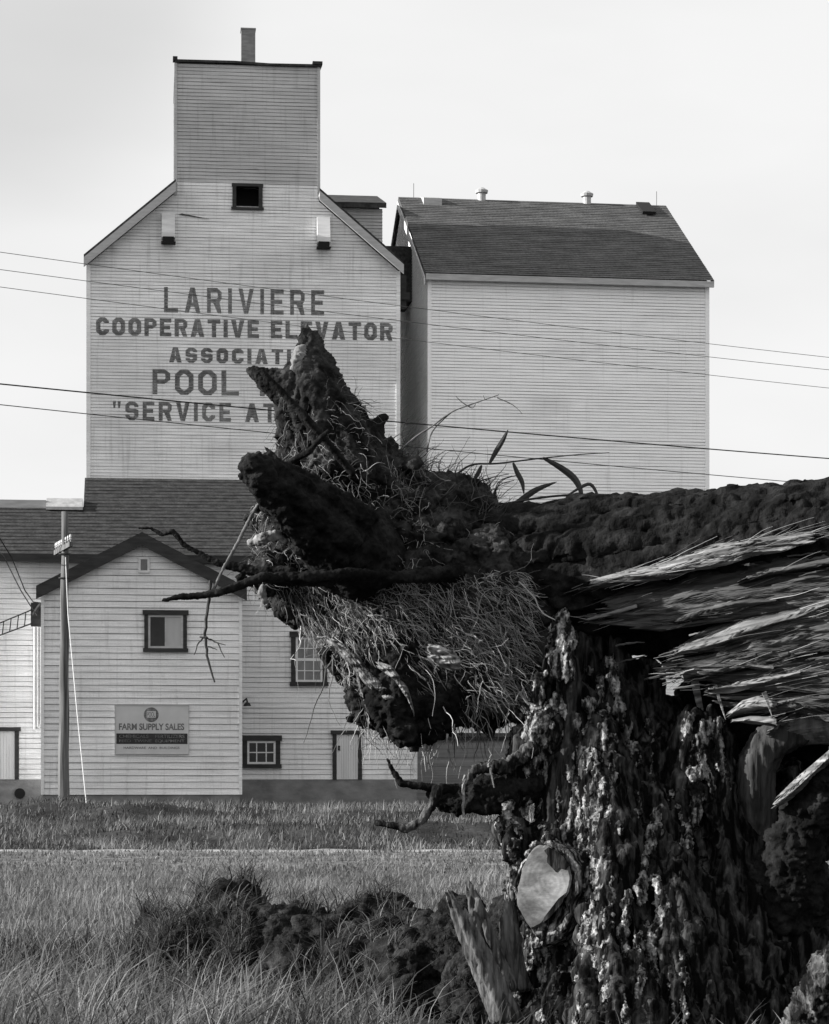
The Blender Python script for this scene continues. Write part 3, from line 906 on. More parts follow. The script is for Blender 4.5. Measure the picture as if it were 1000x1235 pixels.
mb = MB(); mb.box((d0 - .3, vL - .12, zL - .1), (ur0 - .01, vL + .3, zL + .2)); mb.build('ridge_vent', M_rake, root, OFF)
mb = MB(); mb.prism([(ur0, vL - .35, zL - .14), (ur0, vL - .35, zL - .04), (ur0, vL + .15, zL + .3), (ur0, vL + .5, zL + .2), (ur0, vL + .5, zL - .2)], (ur1 - ur0, 0, 0)); mb.build('ridge_flashing', M_metal, root, OFF)
window(root, OFF, DV, 351, 763, 394.5, 826, .15, 3, 4, M_trimlight, M_glassg, .03, meeting=True)
window(root, OFF, DV, 292.5, 888, 338, 925, .15, 3, 2, M_trimlight, M_glassd, .035)
door(root, OFF, DV, 401, 881, 436.5, 940, .13)
door(root, OFF, DV, -18, 877, 23, 940, .13)
# pipe mouth in the foundation
u_, z_ = PF(24, 957, DV)
mb = MB(); mb.tube([(u_, DV - .09, z_), (u_, DV - .02, z_)], .17, 16); mb.build('drain_pipe', M_black, root, OFF)
# conduits at the corner
for px, top in ((41.5, 745), (45, 748), (49, 742)):
    u_, zt = PF(px, top, DV); _, zb = PF(px, 880 - (px - 41) * .8, DV)
    mb = MB(); mb.tube([(u_ + .08, DV - .07, zb - .05), (u_, DV - .07, zb), (u_, DV - .07, zt)], .03, 8)
    mb.build('conduit', M_trimlight, root, OFF)
u_, z_ = PF(297, 846, DV)
mb = MB(); mb.tube([(u_ - .1, DV - .03, z_), (u_, DV - .2, z_ + .08), (u_ + .02, DV - .32, z_ - .02)], .03, 6); mb.lathe((u_ + .02, DV - .32, z_ - .16), [(.13, 0), (.1, .07), (.03, .13)], 10); mb.build('wall_lamp', M_trimdark, root, OFF)

# ------------------------------------------------------------------ farm supply shed
SV = -7.0
s0, sbase = PF(51, 958.5, SV); s1, _ = PF(290.5, 960, SV)
sE = PF(51, 716, SV)[1]
su, sA = PF(172, 655, SV)
sm = (s0 + s1) / 2
sls = (sA - sE) / (sm - s0)
root = thing('supply_shed', 'small pale gabled shed with dark rake boards in front of the drive shed', 'shed', FW(s0, SV, GB), YAW)
OFF = (s0, SV, GB)
mb = MB()
def slim(z):
    if z <= sE: return (s0, s1)
    return (s0 + (z - sE) / sls, s1 - (z - sE) / sls)
siding(mb, s0, s1, sbase, sA, .205, front(SV), slim, seed=31)
siding(mb, SV, DV, sbase, sE, .205, left(s0), seed=32)
siding(mb, SV, DV - .03, sbase, sE, .205, right(s1), seed=33)
mb.build('wall', M_shed, root, OFF)
mb = MB(); mb.box((s0 + .02, SV + .02, GB - .4), (s1 - .02, DV - .05, sbase)); mb.build('foundation', M_concrete, root, OFF)
mb = MB()
mb.box((s0 - .04, SV - .05, sbase), (s0 + .06, SV + .03, sE)); mb.build('corner_board', M_shed, root, OFF)
mb = MB(); mb.box((s1 - .06, SV - .05, sbase), (s1 + .04, SV + .03, sE)); mb.build('corner_board', M_shed, root, OFF)
mb = MB()
so_ = .18
for sgn, ue in ((1, s0), (-1, s1)):
    a, za = ue - sgn * so_, sE - so_ * sls
    mb.prism([(a, SV - .3, za + .2), (sm, SV - .3, sA + .2), (sm, SV - .3, sA + .32), (a, SV - .3, za + .32)], (0, 3.9, 0))
    rk = MB()
    rk.prism([(a, SV - .33, za - .1), (sm, SV - .33, sA - .1), (sm, SV - .33, sA + .3), (a, SV - .33, za + .3)], (0, .06, 0))
    rk.prism([(a, SV - .27, za + .12), (sm, SV - .27, sA + .12), (sm, SV - .27, sA + .19), (a, SV - .27, za + .19)], (0, .24, 0))
    rk.build('rake_board', M_trimdark, root, OFF)
mb.build('roof', M_shingle, root, OFF)
w = window(root, OFF, SV, 174, 737, 225.5, 785, .12, 2, 1, M_rake, M_glassd, .05, panes=((.5, M_glassd), (.5, M_curtain)))
u0_, zt = PF(167, 672, SV); u1_, zb = PF(180.5, 691, SV)
mb = MB(); f_ = .07
mb.box((u0_, SV - .08, zb), (u0_ + f_, SV - .01, zt)); mb.box((u1_ - f_, SV - .08, zb), (u1_, SV - .01, zt)); mb.box((u0_ + f_, SV - .08, zb), (u1_ - f_, SV - .01, zb + f_)); mb.box((u0_ + f_, SV - .08, zt - f_), (u1_ - f_, SV - .01, zt))
vt = mb.build('gable_vent', M_trimlight, root, OFF)
mb = MB(); mb.box((u0_ + f_, SV - .05, zb + f_), (u1_ - f_, SV - .024, zt - f_)); mb.build('louvre', M_glassg, vt, OFF)

# sign on the shed
sg0, sgt = PF(139.5, 851, SV); sg1, sgb = PF(227, 909, SV)
root = thing('shop_sign', 'pale rectangular farm supply sign with round emblem and dark band on the shed wall', 'sign', FW(sg0, SV - .03, sgb), YAW)
OFF = (sg0, SV - .03, sgb)
W_, H_ = sg1 - sg0, sgt - sgb
mb = MB(); mb.box((sg0, SV - .07, sgb), (sg1, SV - .025, sgt)); mb.build('panel', M_signw, root, OFF)
mb = MB(); t_ = .025
mb.box((sg0 - t_, SV - .085, sgb - t_), (sg0, SV - .02, sgt + t_)); mb.box((sg1, SV - .085, sgb - t_), (sg1 + t_, SV - .02, sgt + t_))
mb.box((sg0, SV - .085, sgb - t_), (sg1, SV - .02, sgb)); mb.box((sg0, SV - .085, sgt), (sg1, SV - .02, sgt + t_)); mb.build('frame', M_rake, root, OFF)
X = lambda f: sg0 + W_ * f
Zs = lambda f: sgt - H_ * f
mb = MB(); mb.box((X(.01), SV - .075, Zs(.80)), (X(.99), SV - .0705, Zs(.58))); mb.build('band', M_trimdark, root, OFF)
mb = MB()
cx, cz, ro, ri = X(.49), Zs(.19), H_ * .155, H_ * .10
for i in range(28):
    a, b = 2 * math.pi * i / 28, 2 * math.pi * (i + 1) / 28
    mb.face([(cx + ro * math.cos(a), SV - .073, cz + ro * math.sin(a)), (cx + ro * math.cos(b), SV - .073, cz + ro * math.sin(b)), (cx, SV - .073, cz)])
em = mb.build('emblem', M_letter, root, OFF)
mb = MB(); mb.box((cx - ri * .95, SV - .079, cz - ri * .6), (cx + ri * .95, SV - .0755, cz + ri * .75)); mb.build('emblem_plate', M_signw, em, OFF)
mb = MB()
for q in font_text('POOL', cx - ri * .8, cx + ri * .8, cz - ri * .45, cz + ri * .6, .015): mb.face([(x, SV - .082, z) for x, z in q])
for i, px in enumerate((-.75, -.25, .3, .8)): mb.box((cx + ri * px - .02, SV - .0812, cz - ri * .75), (cx + ri * px + .02, SV - .0795, cz - ri * .62))
mb.build('emblem_letters', M_letter, em, OFF)
mb = MB()
for q in font_text('FARM SUPPLY SALES', X(.045), X(.945), Zs(.51), Zs(.37), .03): mb.face([(x, SV - .0735, z) for x, z in q])
for q in font_text('HARDWARE  AND  BUILDINGS', X(.11), X(.88), Zs(.905), Zs(.855), .012): mb.face([(x, SV - .0735, z) for x, z in q])
mb.build('lettering', M_letter, root, OFF)
mb = MB()
for q in font_text('CHEMICALS    FERTILIZERS', X(.05), X(.95), Zs(.675), Zs(.605), .01): mb.face([(x, SV - .0775, z) for x, z in q])
for q in font_text('FEED  TWINE  EQUIPMENT', X(.05), X(.95), Zs(.775), Zs(.705), .01): mb.face([(x, SV - .0775, z) for x, z in q])
mb.build('band_lettering', M_letter, root, OFF)

# ladder-like bracket arm on the shed corner, and its service wires
root = thing('wire_bracket', 'dark ladder-like wire bracket reaching left from the shed corner', 'bracket', FW(*PF(48, 738, SV)[:1], SV + .5, PF(48, 738, SV + .5)[1]), YAW)
o_ = (PF(48, 738, SV)[0], SV + .5, PF(48, 738, SV + .5)[1])
def QF(px, py, v): 
    u_, z_ = PF(px, py, v); return Vector((u_, v, z_))
mb = MB()
A0, A1, B0, B1 = QF(49, 731, SV + .5), QF(-40, 768, SV + .5), QF(49, 748, SV + .5), QF(-40, 781, SV + .5)
mb.tube([A0, A1], .022, 6); mb.tube([B0, B1], .022, 6)
for i in range(10):
    f_ = .1 + i * .1
    mb.tube([A0.lerp(A1, f_), B0.lerp(B1, f_ + .02)], .018, 6)
mb.build('rail', M_trimdark, root, o_)
mb = MB(); mb.box((A0.x - .3, SV + .35, B0.z - .2), (A0.x + .05, SV + .6, A0.z + .1)); mb.tube([QF(40, 742, SV + .4), QF(46, 733, SV + .3), QF(50, 728, SV + .2)], .06, 8)
mb.build('mounting_box', M_trimdark, root, o_)

# ------------------------------------------------------------------ utility pole
PZ = 69.0
pb = P(76.5, 981, PZ); ptp = P(78.5, 617, PZ)
pb.z = float(ground_z(np.array([pb.x]), np.array([PZ]))[0]) - .2
root = thing('utility_pole', 'weathered wooden utility pole with short crossarm in front of the shed', 'utility pole', pb)
mb = MB()
n_ = 14
mb.tube([pb.lerp(ptp, i / n_) + Vector((.012 * math.sin(i * 1.7), 0, 0)) for i in range(n_ + 1)], [.165 - .075 * i / n_ for i in range(n_ + 1)], 18)
mb.build('pole', M_pole, root, pb, smooth=True)
ca = P(79, 662, PZ)
d_ = Vector((.40, -1.3, 0))
e0, e1 = ca - d_ + Vector((-.05, -.1, 0)), ca + d_ + Vector((-.05, -.1, 0))
mb = MB(); mb.bar(e0, e1, .10, .13); xa = mb.build('crossarm', M_pole, root, pb)
ins = None
for k in range(8):
    f_ = (.03, .13, .23, .33, .43, .68, .82, .96)[k]
    p = e0.lerp(e1, f_) + Vector((0, 0, .06))
    mb = MB(); mb.lathe(p, [(.012, 0), (.012, .07), (.032, .07), (.036, .1), (.022, .12), (.034, .14), (.028, .2), (.012, .22)], 10)
    mb.build('insulator', M_porcelain, xa, pb)
mb = MB(); mb.tube([P(79, 672, PZ - .2), P(82, 740, PZ - .6), P(93, 860, PZ - 1.6), P(106.5, 992, PZ - 2.6)], .013, 6); mb.build('guy_wire', M_trimlight, root, pb)
for py in (668, 697): 
    mb = MB(); mb.tube([P(78, py, PZ) + Vector((.155 * math.cos(a), .155 * math.sin(a), .01 * math.sin(a * 1))) for a in np.linspace(0, 2 * math.pi, 17)], .02, 6)
    mb.build('band', M_trimdark, root, pb)

# ------------------------------------------------------------------ overhead wires
def wire(pts, r, m, label, Zl, Zr, sag, name='power_line'):
    (xa, ya), (xb, yb) = pts
    A, B = P(xa, ya, Zl), P(xb, yb, Zr)
    d = B - A
    A, B = A - d * .8, B + d * .8
    ps = []
    for i in range(61):
        f_ = i / 60
        p = A.lerp(B, f_)
        p.z += -sag * 4 * f_ * (1 - f_) + sag * 4 * (.8 / 2.6) * (1 - .8 / 2.6)
        ps.append(p)
    mb = MB(); mb.tube(ps, r, 6, caps=True)
    o = mb.build(name, m)
    o['label'] = label; o['category'] = 'power line'; o['group'] = 'wires strung across the elevators'
    return o
wire(((0, 304), (1000, 431)), .0075, M_wireg, 'topmost of the thin overhead wires, crossing just above the word LARIVIERE', 56, 70, .5)
wire(((0, 325), (1000, 446)), .0075, M_wireg, 'second overhead wire from the top, passing between the two top words', 56.4, 70, .5)
wire(((0, 346), (1000, 468)), .0075, M_wireg, 'third overhead wire from the top, passing through the COOPERATIVE line', 56.8, 70, .5)
wire(((0, 463), (1000, 553)), .017, M_wire, 'thickest black overhead wire, passing through the POOL and SERVICE words', 56, 70, .4)
wire(((0, 488), (1000, 585)), .011, M_wire, 'lowest thin overhead wire, crossing below the SERVICE line', 56, 70, .4)
for k, (pts, lab) in enumerate(((((-25, 610), (14, 672), (30, 712), (40, 726), (49, 727)), 'upper dark service wire drooping from the left to the shed corner'),
                                (((-25, 640), (5, 672), (25, 712), (44, 742)), 'lower pale service wire drooping from the left to the shed corner'))):
    ps = [P(x, y, 68 + i * (78 - 68) / (len(pts) - 1)) for i, (x, y) in enumerate(pts)]
    mb = MB(); mb.tube(ps, .016, 6); o = mb.build('service_wire', M_wire if k == 0 else M_wireg)
    tag(o, lab, 'service wire', 'service wires at the shed')

# ------------------------------------------------------------------ organic meshes: union of ball chains, voxel skin, noise
_ico = {}
def ico(k):
    if k not in _ico:
        bm = bmesh.new(); bmesh.ops.create_icosphere(bm, subdivisions=k, radius=1)
        bm.verts.ensure_lookup_table()
        _ico[k] = (np.array([v.co[:] for v in bm.verts]), np.array([[v.index for v in f.verts] for f in bm.faces]))
        bm.free()
    return _ico[k]
def ball_arrays(balls):
    return np.array([tuple(c) for c, r in balls]), np.array([r for c, r in balls])
def front_depth(arr, px, py):
    """depth at which the sight line through a photo point first meets the balls (None when it misses)"""
    C, Rr = arr
    d = np.array([(px - 500) / F, 1.0, (HOR - py) / F]); d /= np.linalg.norm(d)
    oc = C - np.array([0, 0, H])
    b = oc @ d
    disc = b * b - (oc * oc).sum(1) + Rr * Rr
    ok = disc > 0
    if not ok.any(): return None
    return float((b[ok] - np.sqrt(disc[ok])).min() * d[1])
def rope(arr, pts, r0, r1, seed, wob=3.0, sink=.35, lump=.35, zfall=12.2, over=0.0, wl=22.0):
    """a strand lying on the surface of the balls along a photo path"""
    rg = np.random.default_rng(seed)
    pts = np.array(pts, float)
    L = np.concatenate([[0], np.cumsum(np.hypot(*np.diff(pts, axis=0).T))])
    n = max(4, int(L[-1] / (max(1.4, min(r0, r1)) * .5)))
    t = np.linspace(0, L[-1], n)
    x = np.interp(t, L, pts[:, 0]); y = np.interp(t, L, pts[:, 1])
    o = rg.uniform(0, 90)
    q = np.stack([t / wl + o, 0 * t, 0 * t], -1)
    x = x + wob * fbm(q, 3); y = y + wob * fbm(q + 40, 3)
    rr = (r0 + (r1 - r0) * t / L[-1]) * (1 + lump * fbm(np.stack([t / 9 + o, 0 * t + 7, 0 * t], -1), 2))
    out = []; z = None
    for a, b, r in zip(x, y, rr):
        f_ = front_depth(arr, a, b)
        if f_ is not None: z = f_ if z is None else z * .5 + f_ * .5
        if z is None: z = zfall
        r = max(.9, r) * z / F
        out.append((P(a, b, z + r * (2 * sink - 1) - over), r))
    return out
def chain(pts, step=.45):
    """pts: (px, py, Z, radius px) -> interpolated balls in world units"""
    out = []
    W = [(P(x, y, Z), r * Z / F) for x, y, Z, r in pts]
    for (a, ra), (b, rb) in zip(W[:-1], W[1:]):
        L = (b - a).length
        n = max(1, int(L / (max(.012, min(ra, rb)) * step)))
        for i in range(n):
            f_ = i / n
            out.append((a.lerp(b, f_), ra + (rb - ra) * f_))
    out.append(W[-1])
    return out
def skin(balls, voxel):
    vs, fs = [], []
    n = 0
    for c, r in balls:
        V, T = ico(2 if r > .05 else 1)
        vs.append(V * r + np.array(c)); fs.append(T + n); n += len(V)
    vs = np.concatenate(vs); fs = np.concatenate(fs)
    me = bpy.data.meshes.new('tmp')
    me.from_pydata(vs.tolist(), [], fs.tolist())
    o = bpy.data.objects.new('tmp', me); col.objects.link(o)
    md = o.modifiers.new('r', 'REMESH'); md.mode = 'VOXEL'; md.voxel_size = voxel
    sm_ = o.modifiers.new('s', 'SMOOTH'); sm_.iterations = 3
    dg = bpy.context.evaluated_depsgraph_get()
    out = bpy.data.meshes.new_from_object(o.evaluated_get(dg))
    bpy.data.objects.remove(o); bpy.data.meshes.remove(me)
    return out
def coords(me):
    a = np.empty(len(me.vertices) * 3, np.float32); me.vertices.foreach_get('co', a); return a.reshape(-1, 3).astype(float)
def normals(me):
    a = np.empty(len(me.vertices) * 3, np.float32); me.vertices.foreach_get('normal', a); return a.reshape(-1, 3).astype(float)
def displace(me, fn):
    c, n_ = coords(me), normals(me)
    c2 = c + n_ * fn(c, n_)[:, None]
    me.vertices.foreach_set('co', c2.astype(np.float32).ravel()); me.update()
def organic(name, balls, voxel, fn, m, parent, origin):
    me = skin(balls, voxel)
    for f_ in (fn if isinstance(fn, (list, tuple)) else [fn]): displace(me, f_)
    c = coords(me) - np.array(origin)
    me.vertices.foreach_set('co', c.astype(np.float32).ravel())
    me.polygons.foreach_set('use_smooth', np.ones(len(me.polygons), bool))
    me.materials.clear(); me.materials.append(m); me.update()
    me.name = name
    o = bpy.data.objects.new(name, me); o.parent = parent; col.objects.link(o)
    return o
def limb(name, pts, m, parent, origin, voxel=.010, amp=.012, fr=18, aniso=(1, 1, 1)):
    an = np.array(aniso, float)
    return organic(name, chain(pts), voxel, lambda c, n_: amp * fbm(c * fr * an, 4, .6) + amp * .6 * ridged(c * fr * 2.2 * an, 3, .6), m, parent, origin)
def wiggly(pts, amp, n=4, seed=0):
    """subdivide a pixel path with jitter"""
    rnd = random.Random(seed); out = []
    for a, b in zip(pts[:-1], pts[1:]):
        for i in range(n):
            f_ = i / n
            j = 0 if i == 0 and not out else amp
            out.append(tuple(x + (y - x) * f_ + (rnd.uniform(-j, j) if k < 2 else 0) for k, (x, y) in enumerate(zip(a, b))))
    out.append(pts[-1]); return out
def sticks(paths, n=6, amp=1.2, seed=0):
    mb = MB()
    for i, pts in enumerate(paths):
        w = wiggly(pts, amp, seed=seed + i)
        mb.tube([P(x, y, Z) for x, y, Z, r in w], [max(.0015, r * Z / F) for x, y, Z, r in w], n)
    return mb

# ------------------------------------------------------------------ fallen tree
TO = P(560, 1240, 12.7); TO.z = 0
tree = thing('fallen_tree', 'huge dark fallen tree with upturned root plate and torn trunk', 'fallen tree', TO)
def ztr(x): return 12.75 - (x - 560) / 440 * .8          # the trunk comes towards the camera on the right
trunk = chain([(x, y, ztr(x), r) for x, y, r in ((560, 705, 88), (640, 700, 86), (720, 686, 80), (800, 675, 70), (860, 670, 70), (930, 662, 72), (1010, 661, 76), (1150, 645, 84), (1400, 630, 96))], .3)
trunk += chain([(x, y, ztr(x) + .22, r) for x, y, r in ((690, 735, 34), (730, 745, 36), (790, 752, 34), (850, 748, 58), (930, 758, 80), (1010, 765, 95), (1150, 770, 105), (1400, 770, 120))], .4)
trunk += chain([(x, y, ztr(x) + .15, r) for x, y, r in ((560, 672, 53), (620, 674, 46), (700, 668, 45), (800, 663, 45), (900, 653, 48), (990, 647, 50), (1150, 642, 52))], .4)
trunk += chain([(846, 842, 12.75, 24), (880, 862, 12.8, 34), (905, 880, 12.9, 44)], .4)
trunk += chain([(905, 850, 13.0, 30), (960, 870, 13.0, 62), (1010, 880, 13.0, 80), (1150, 880, 12.9, 90), (1400, 880, 12.9, 95)], .4)
ta = ball_arrays(trunk)
rg = random.Random(31)
for k in range(46):
    x0 = rg.uniform(540, 1000); y0 = rg.uniform(622, 720) - (x0 - 560) * .06
    L = rg.uniform(90, 320)
    trunk += rope(ta, [(x0, y0), (x0 + L * .5, y0 - L * .03 + rg.uniform(-8, 8)), (x0 + L, y0 - L * .07)], rg.uniform(4, 9), rg.uniform(2, 4), 100 + k, wob=7, lump=.25, sink=.55, wl=60)
def bark_fn(c, n_):
    q = c * np.array([2.2, 9, 9])
    a = ridged(q + .6 * fbm(c * 3, 2)[:, None], 2) * .016 + .034 * (ridged(c * np.array([.9, 6, 6]) + .25 * fbm(c * 2, 2)[:, None], 1) - .3)
    b = fbm(c * np.array([2.0, 10, 10]), 4, .65) * .016
    return a + b + .012 * ridged(c * np.array([7, 30, 30]), 2)
organic('trunk', trunk, .012, bark_fn, M_bark, tree, TO)
def slant(x): return (500 - x) / F * 12.5 * (.55 if x < 500 else .12)      # the root face turns away to the left
plate = []
for x, y, Z, r in ((520, 690, 12.65, 100), (450, 650, 12.5, 82), (420, 690, 12.45, 88), (390, 690, 12.4, 72), (475, 760, 12.5, 88), (412, 590, 12.55, 68), (446, 578, 12.6, 48), (560, 780, 12.5, 74),
                   (462, 626, 12.6, 76), (620, 780, 12.5, 62), (345, 690, 12.4, 42), (388, 728, 12.4, 36), (434, 780, 12.4, 34), (640, 800, 12.45, 48), (500, 820, 12.4, 52), (580, 830, 12.4, 50), (470, 840, 12.4, 42), (512, 850, 12.4, 38), (540, 640, 12.7, 70), (365, 640, 12.45, 50), (610, 720, 12.6, 92)):
    Z += slant(x)
    plate.append((P(x, y, Z), r * Z / F))
plate += chain([(408, 580, 12.55, 72), (388, 525, 12.5, 54)], .3)
plate += chain([(462, 552, 12.6, 18), (488, 596, 12.6, 26), (535, 632, 12.7, 34)], .4)
plate += chain([(330, 690, 12.35, 22), (318, 705, 12.3, 14)], .4)
pa = ball_arrays(plate)
rg = random.Random(17)
edge = [(318, 600), (303, 650), (310, 700), (333, 735), (370, 762), (398, 785), (425, 835), (440, 866), (468, 885), (500, 892), (540, 872), (590, 872), (632, 850)]
for k in range(70):
    i_ = rg.uniform(0, len(edge) - 1.01); f_ = i_ % 1; a_, b_ = edge[int(i_)], edge[int(i_) + 1]
    ex, ey = a_[0] + (b_[0] - a_[0]) * f_, a_[1] + (b_[1] - a_[1]) * f_
    ov = rg.choice((.86, .95, 1.0, 1.03, 1.07))
    sx_, sy_ = rg.uniform(470, 610), rg.uniform(640, 740)
    ex, ey = sx_ + (ex - sx_) * ov, sy_ + (ey - sy_) * ov
    plate += rope(pa, [(sx_, sy_), ((sx_ + ex) / 2 + rg.uniform(-22, 22), (sy_ + ey) / 2 + rg.uniform(-18, 18)), (ex, ey)], rg.uniform(4, 10), rg.uniform(1.2, 3), 200 + k, wob=7, lump=.5, sink=.4)
for k in range(16):
    sx_, sy_ = rg.uniform(430, 520), rg.uniform(560, 640)
    ex, ey = rg.choice(((345, 545), (390, 520), (430, 530), (490, 560), (520, 590), (345, 600)))
    plate += rope(pa, [(sx_, sy_), ((sx_ + ex) / 2 + rg.uniform(-12, 12), (sy_ + ey) / 2 + rg.uniform(-12, 12)), (ex + rg.uniform(-10, 10), ey)], rg.uniform(4, 9), rg.uniform(1.5, 4), 300 + k, wob=6, lump=.5, sink=.4)
# torn forked ends along the lower edge
for k, pth in enumerate(([(430, 838, 12.35, 12), (432, 856, 12.3, 8), (440, 872, 12.3, 3)], [(455, 860, 12.3, 14), (462, 876, 12.3, 8), (482, 890, 12.3, 3)], [(480, 868, 12.3, 14), (496, 886, 12.25, 8), (508, 898, 12.2, 2)],
            [(505, 862, 12.3, 12), (520, 878, 12.25, 7), (530, 884, 12.2, 2)], [(400, 790, 12.4, 10), (412, 806, 12.4, 6), (418, 818, 12.4, 2)], [(330, 715, 12.5, 8), (338, 730, 12.45, 5), (350, 742, 12.4, 2)], [(545, 850, 12.25, 12), (560, 868, 12.2, 6), (575, 876, 12.2, 2)],
            [(600, 850, 12.2, 12), (618, 864, 12.15, 6), (630, 866, 12.1, 2)])):
    plate += chain(pth, .4)
def clump_fn(c, n_):
    return .022 * fbm(c * 6, 4, .6) + .012 * ridged(c * np.array([9, 9, 12]), 3, .6)
def grit_fn(c, n_):
    return .016 * fbm(c * 38, 3, .7)
organic('root_plate', plate, .010, [clump_fn, grit_fn], M_root, tree, TO)
# main roots
spk = (chain([(415, 570, 12.5, 60), (390, 520, 12.5, 54), (374, 478, 12.5, 44), (375, 445, 12.5, 22), (374, 420, 12.5, 14), (371, 402, 12.5, 7), (370, 392, 12.5, 3)], .3) + chain([(446, 545, 12.5, 26), (418, 498, 12.5, 19), (400, 460, 12.5, 14), (388, 428, 12.5, 8), (378, 402, 12.5, 4)], .4))
ka = ball_arrays(spk)
rg = random.Random(23)
for k in range(20):
    o1 = rg.uniform(-1, 1)
    tp = rg.uniform(392, 450)
    spk += rope(ka, [(408 + o1 * 50, 565), (382 + o1 * 42, 500), (375 + o1 * 20, 450), (372 + o1 * 5, tp)], rg.uniform(4, 8), rg.uniform(1.5, 3), 500 + k, wob=4, lump=.4, sink=.4)
organic('spike_root', spk, .009,
        [lambda c, n_: .008 * ridged(c * np.array([9, 9, 3]) + .5 * fbm(c * 3, 2)[:, None], 2) + .012 * fbm(c * 10, 4, .6), lambda c, n_: .007 * fbm(c * 40, 3, .7)], M_root, tree, TO)
limb('root', [(372, 478, 12.45, 26), (347, 468, 12.4, 22), (327, 460, 12.4, 15), (312, 452, 12.4, 9), (301, 446, 12.4, 3.5)], M_root, tree, TO, voxel=.008, amp=.010, fr=16)
limb('root', [(448, 530, 12.5, 16), (455, 512, 12.5, 9), (461, 505, 12.5, 6), (466, 503, 12.5, 4)], M_bark, tree, TO, voxel=.008, amp=.006, fr=20)
stub = chain([(430, 668, 12.2, 58), (385, 630, 12.0, 47), (345, 597, 11.85, 34), (320, 572, 11.75, 25), (307, 560, 11.7, 17)], .35)
sa = ball_arrays(stub)
rg = random.Random(9)
for k in range(16):
    o1 = rg.uniform(-.85, .85)
    stub += rope(sa, [(425 + o1 * 30, 660 - o1 * 42), (370 + o1 * 26, 615 - o1 * 34), (330 + o1 * 20, 580 - o1 * 24), (312 + o1 * 14 - rg.uniform(4, 20), 563 - o1 * 15 - rg.uniform(2, 16))], rg.uniform(5, 9), rg.uniform(1.5, 4), 400 + k, wob=4, lump=.4, sink=.4)
organic('root', stub, .009, lambda c, n_: .016 * fbm(c * 9, 4, .62) + .006 * fbm(c * 40, 3, .7), M_bark, tree, TO)
limb('root', [(480, 800, 12.3, 44), (478, 845, 12.2, 34), (488, 878, 12.15, 18), (492, 890, 12.1, 9)], M_bark, tree, TO, amp=.03, fr=12)
limb('root', [(560, 820, 12.3, 40), (520, 862, 12.2, 26), (505, 888, 12.2, 10)], M_bark, tree, TO, amp=.03, fr=12)
limb('root', [(590, 684, 12.5, 14), (540, 692, 12.1, 10), (480, 696, 11.95, 8), (420, 692, 11.85, 7), (370, 696, 11.8, 6.5), (325, 697, 11.8, 6)], M_bark, tree, TO, voxel=.006, amp=.007, fr=25)
limb('root', [(400, 700, 11.9, 8), (340, 700, 11.8, 7), (318, 696, 11.75, 6.5), (290, 706, 11.75, 5.5), (262, 715, 11.7, 5), (240, 719, 11.7, 4.2), (215, 720, 11.7, 3.6), (196, 724, 11.7, 2.2)], M_bark, tree, TO, voxel=.006, amp=.004, fr=25)
limb('root', [(350, 690, 12.0, 8), (310, 690, 12.0, 7), (290, 685, 12.0, 6), (262, 679, 12.0, 4.5), (240, 667, 12.0, 3.5), (222, 657, 12.0, 3), (208, 640, 12.0, 2.8), (196, 645, 12, 2.3), (182, 637, 12, 2), (168, 637, 12.0, 1.2)], M_bark, tree, TO, voxel=.005, amp=.004, fr=25)
limb('root', [(425, 570, 12.1, 5), (392, 530, 12.05, 5), (370, 505, 12.0, 5), (345, 478, 12.0, 4.5), (318, 450, 12.0, 3.5), (309, 443, 12.0, 2)], M_bark, tree, TO, voxel=.006, amp=.003, fr=25)
limb('root', [(345, 560, 12.05, 4), (372, 545, 12.0, 4), (395, 520, 12.0, 3)], M_bark, tree, TO, voxel=.006, amp=.003, fr=25)
limb('root', [(330, 600, 11.9, 2), (318, 598, 11.8, 2), (303, 622, 11.8, 2.2), (285, 658, 11.8, 2.2), (270, 684, 11.8, 2), (256, 715, 11.8, 2)], M_twigg, tree, TO, voxel=.004, amp=.002, fr=30)
# peeled pale roots at the lower edge
limb('peeled_root', [(302, 655, 11.95, 4), (318, 648, 11.9, 7), (335, 645, 11.9, 5), (345, 655, 11.9, 3)], M_peeled, tree, TO, voxel=.007, amp=.008, fr=25)
limb('peeled_root', [(317, 708, 11.9, 4), (316, 716, 11.9, 5), (319, 726, 11.9, 3.5)], M_peeled, tree, TO, voxel=.006, amp=.006, fr=25)
limb('peeled_root', [(363, 420, 12.42, 4), (360, 436, 12.40, 8), (354, 450, 12.40, 6)], M_slab, tree, TO, voxel=.006, amp=.012, fr=20)

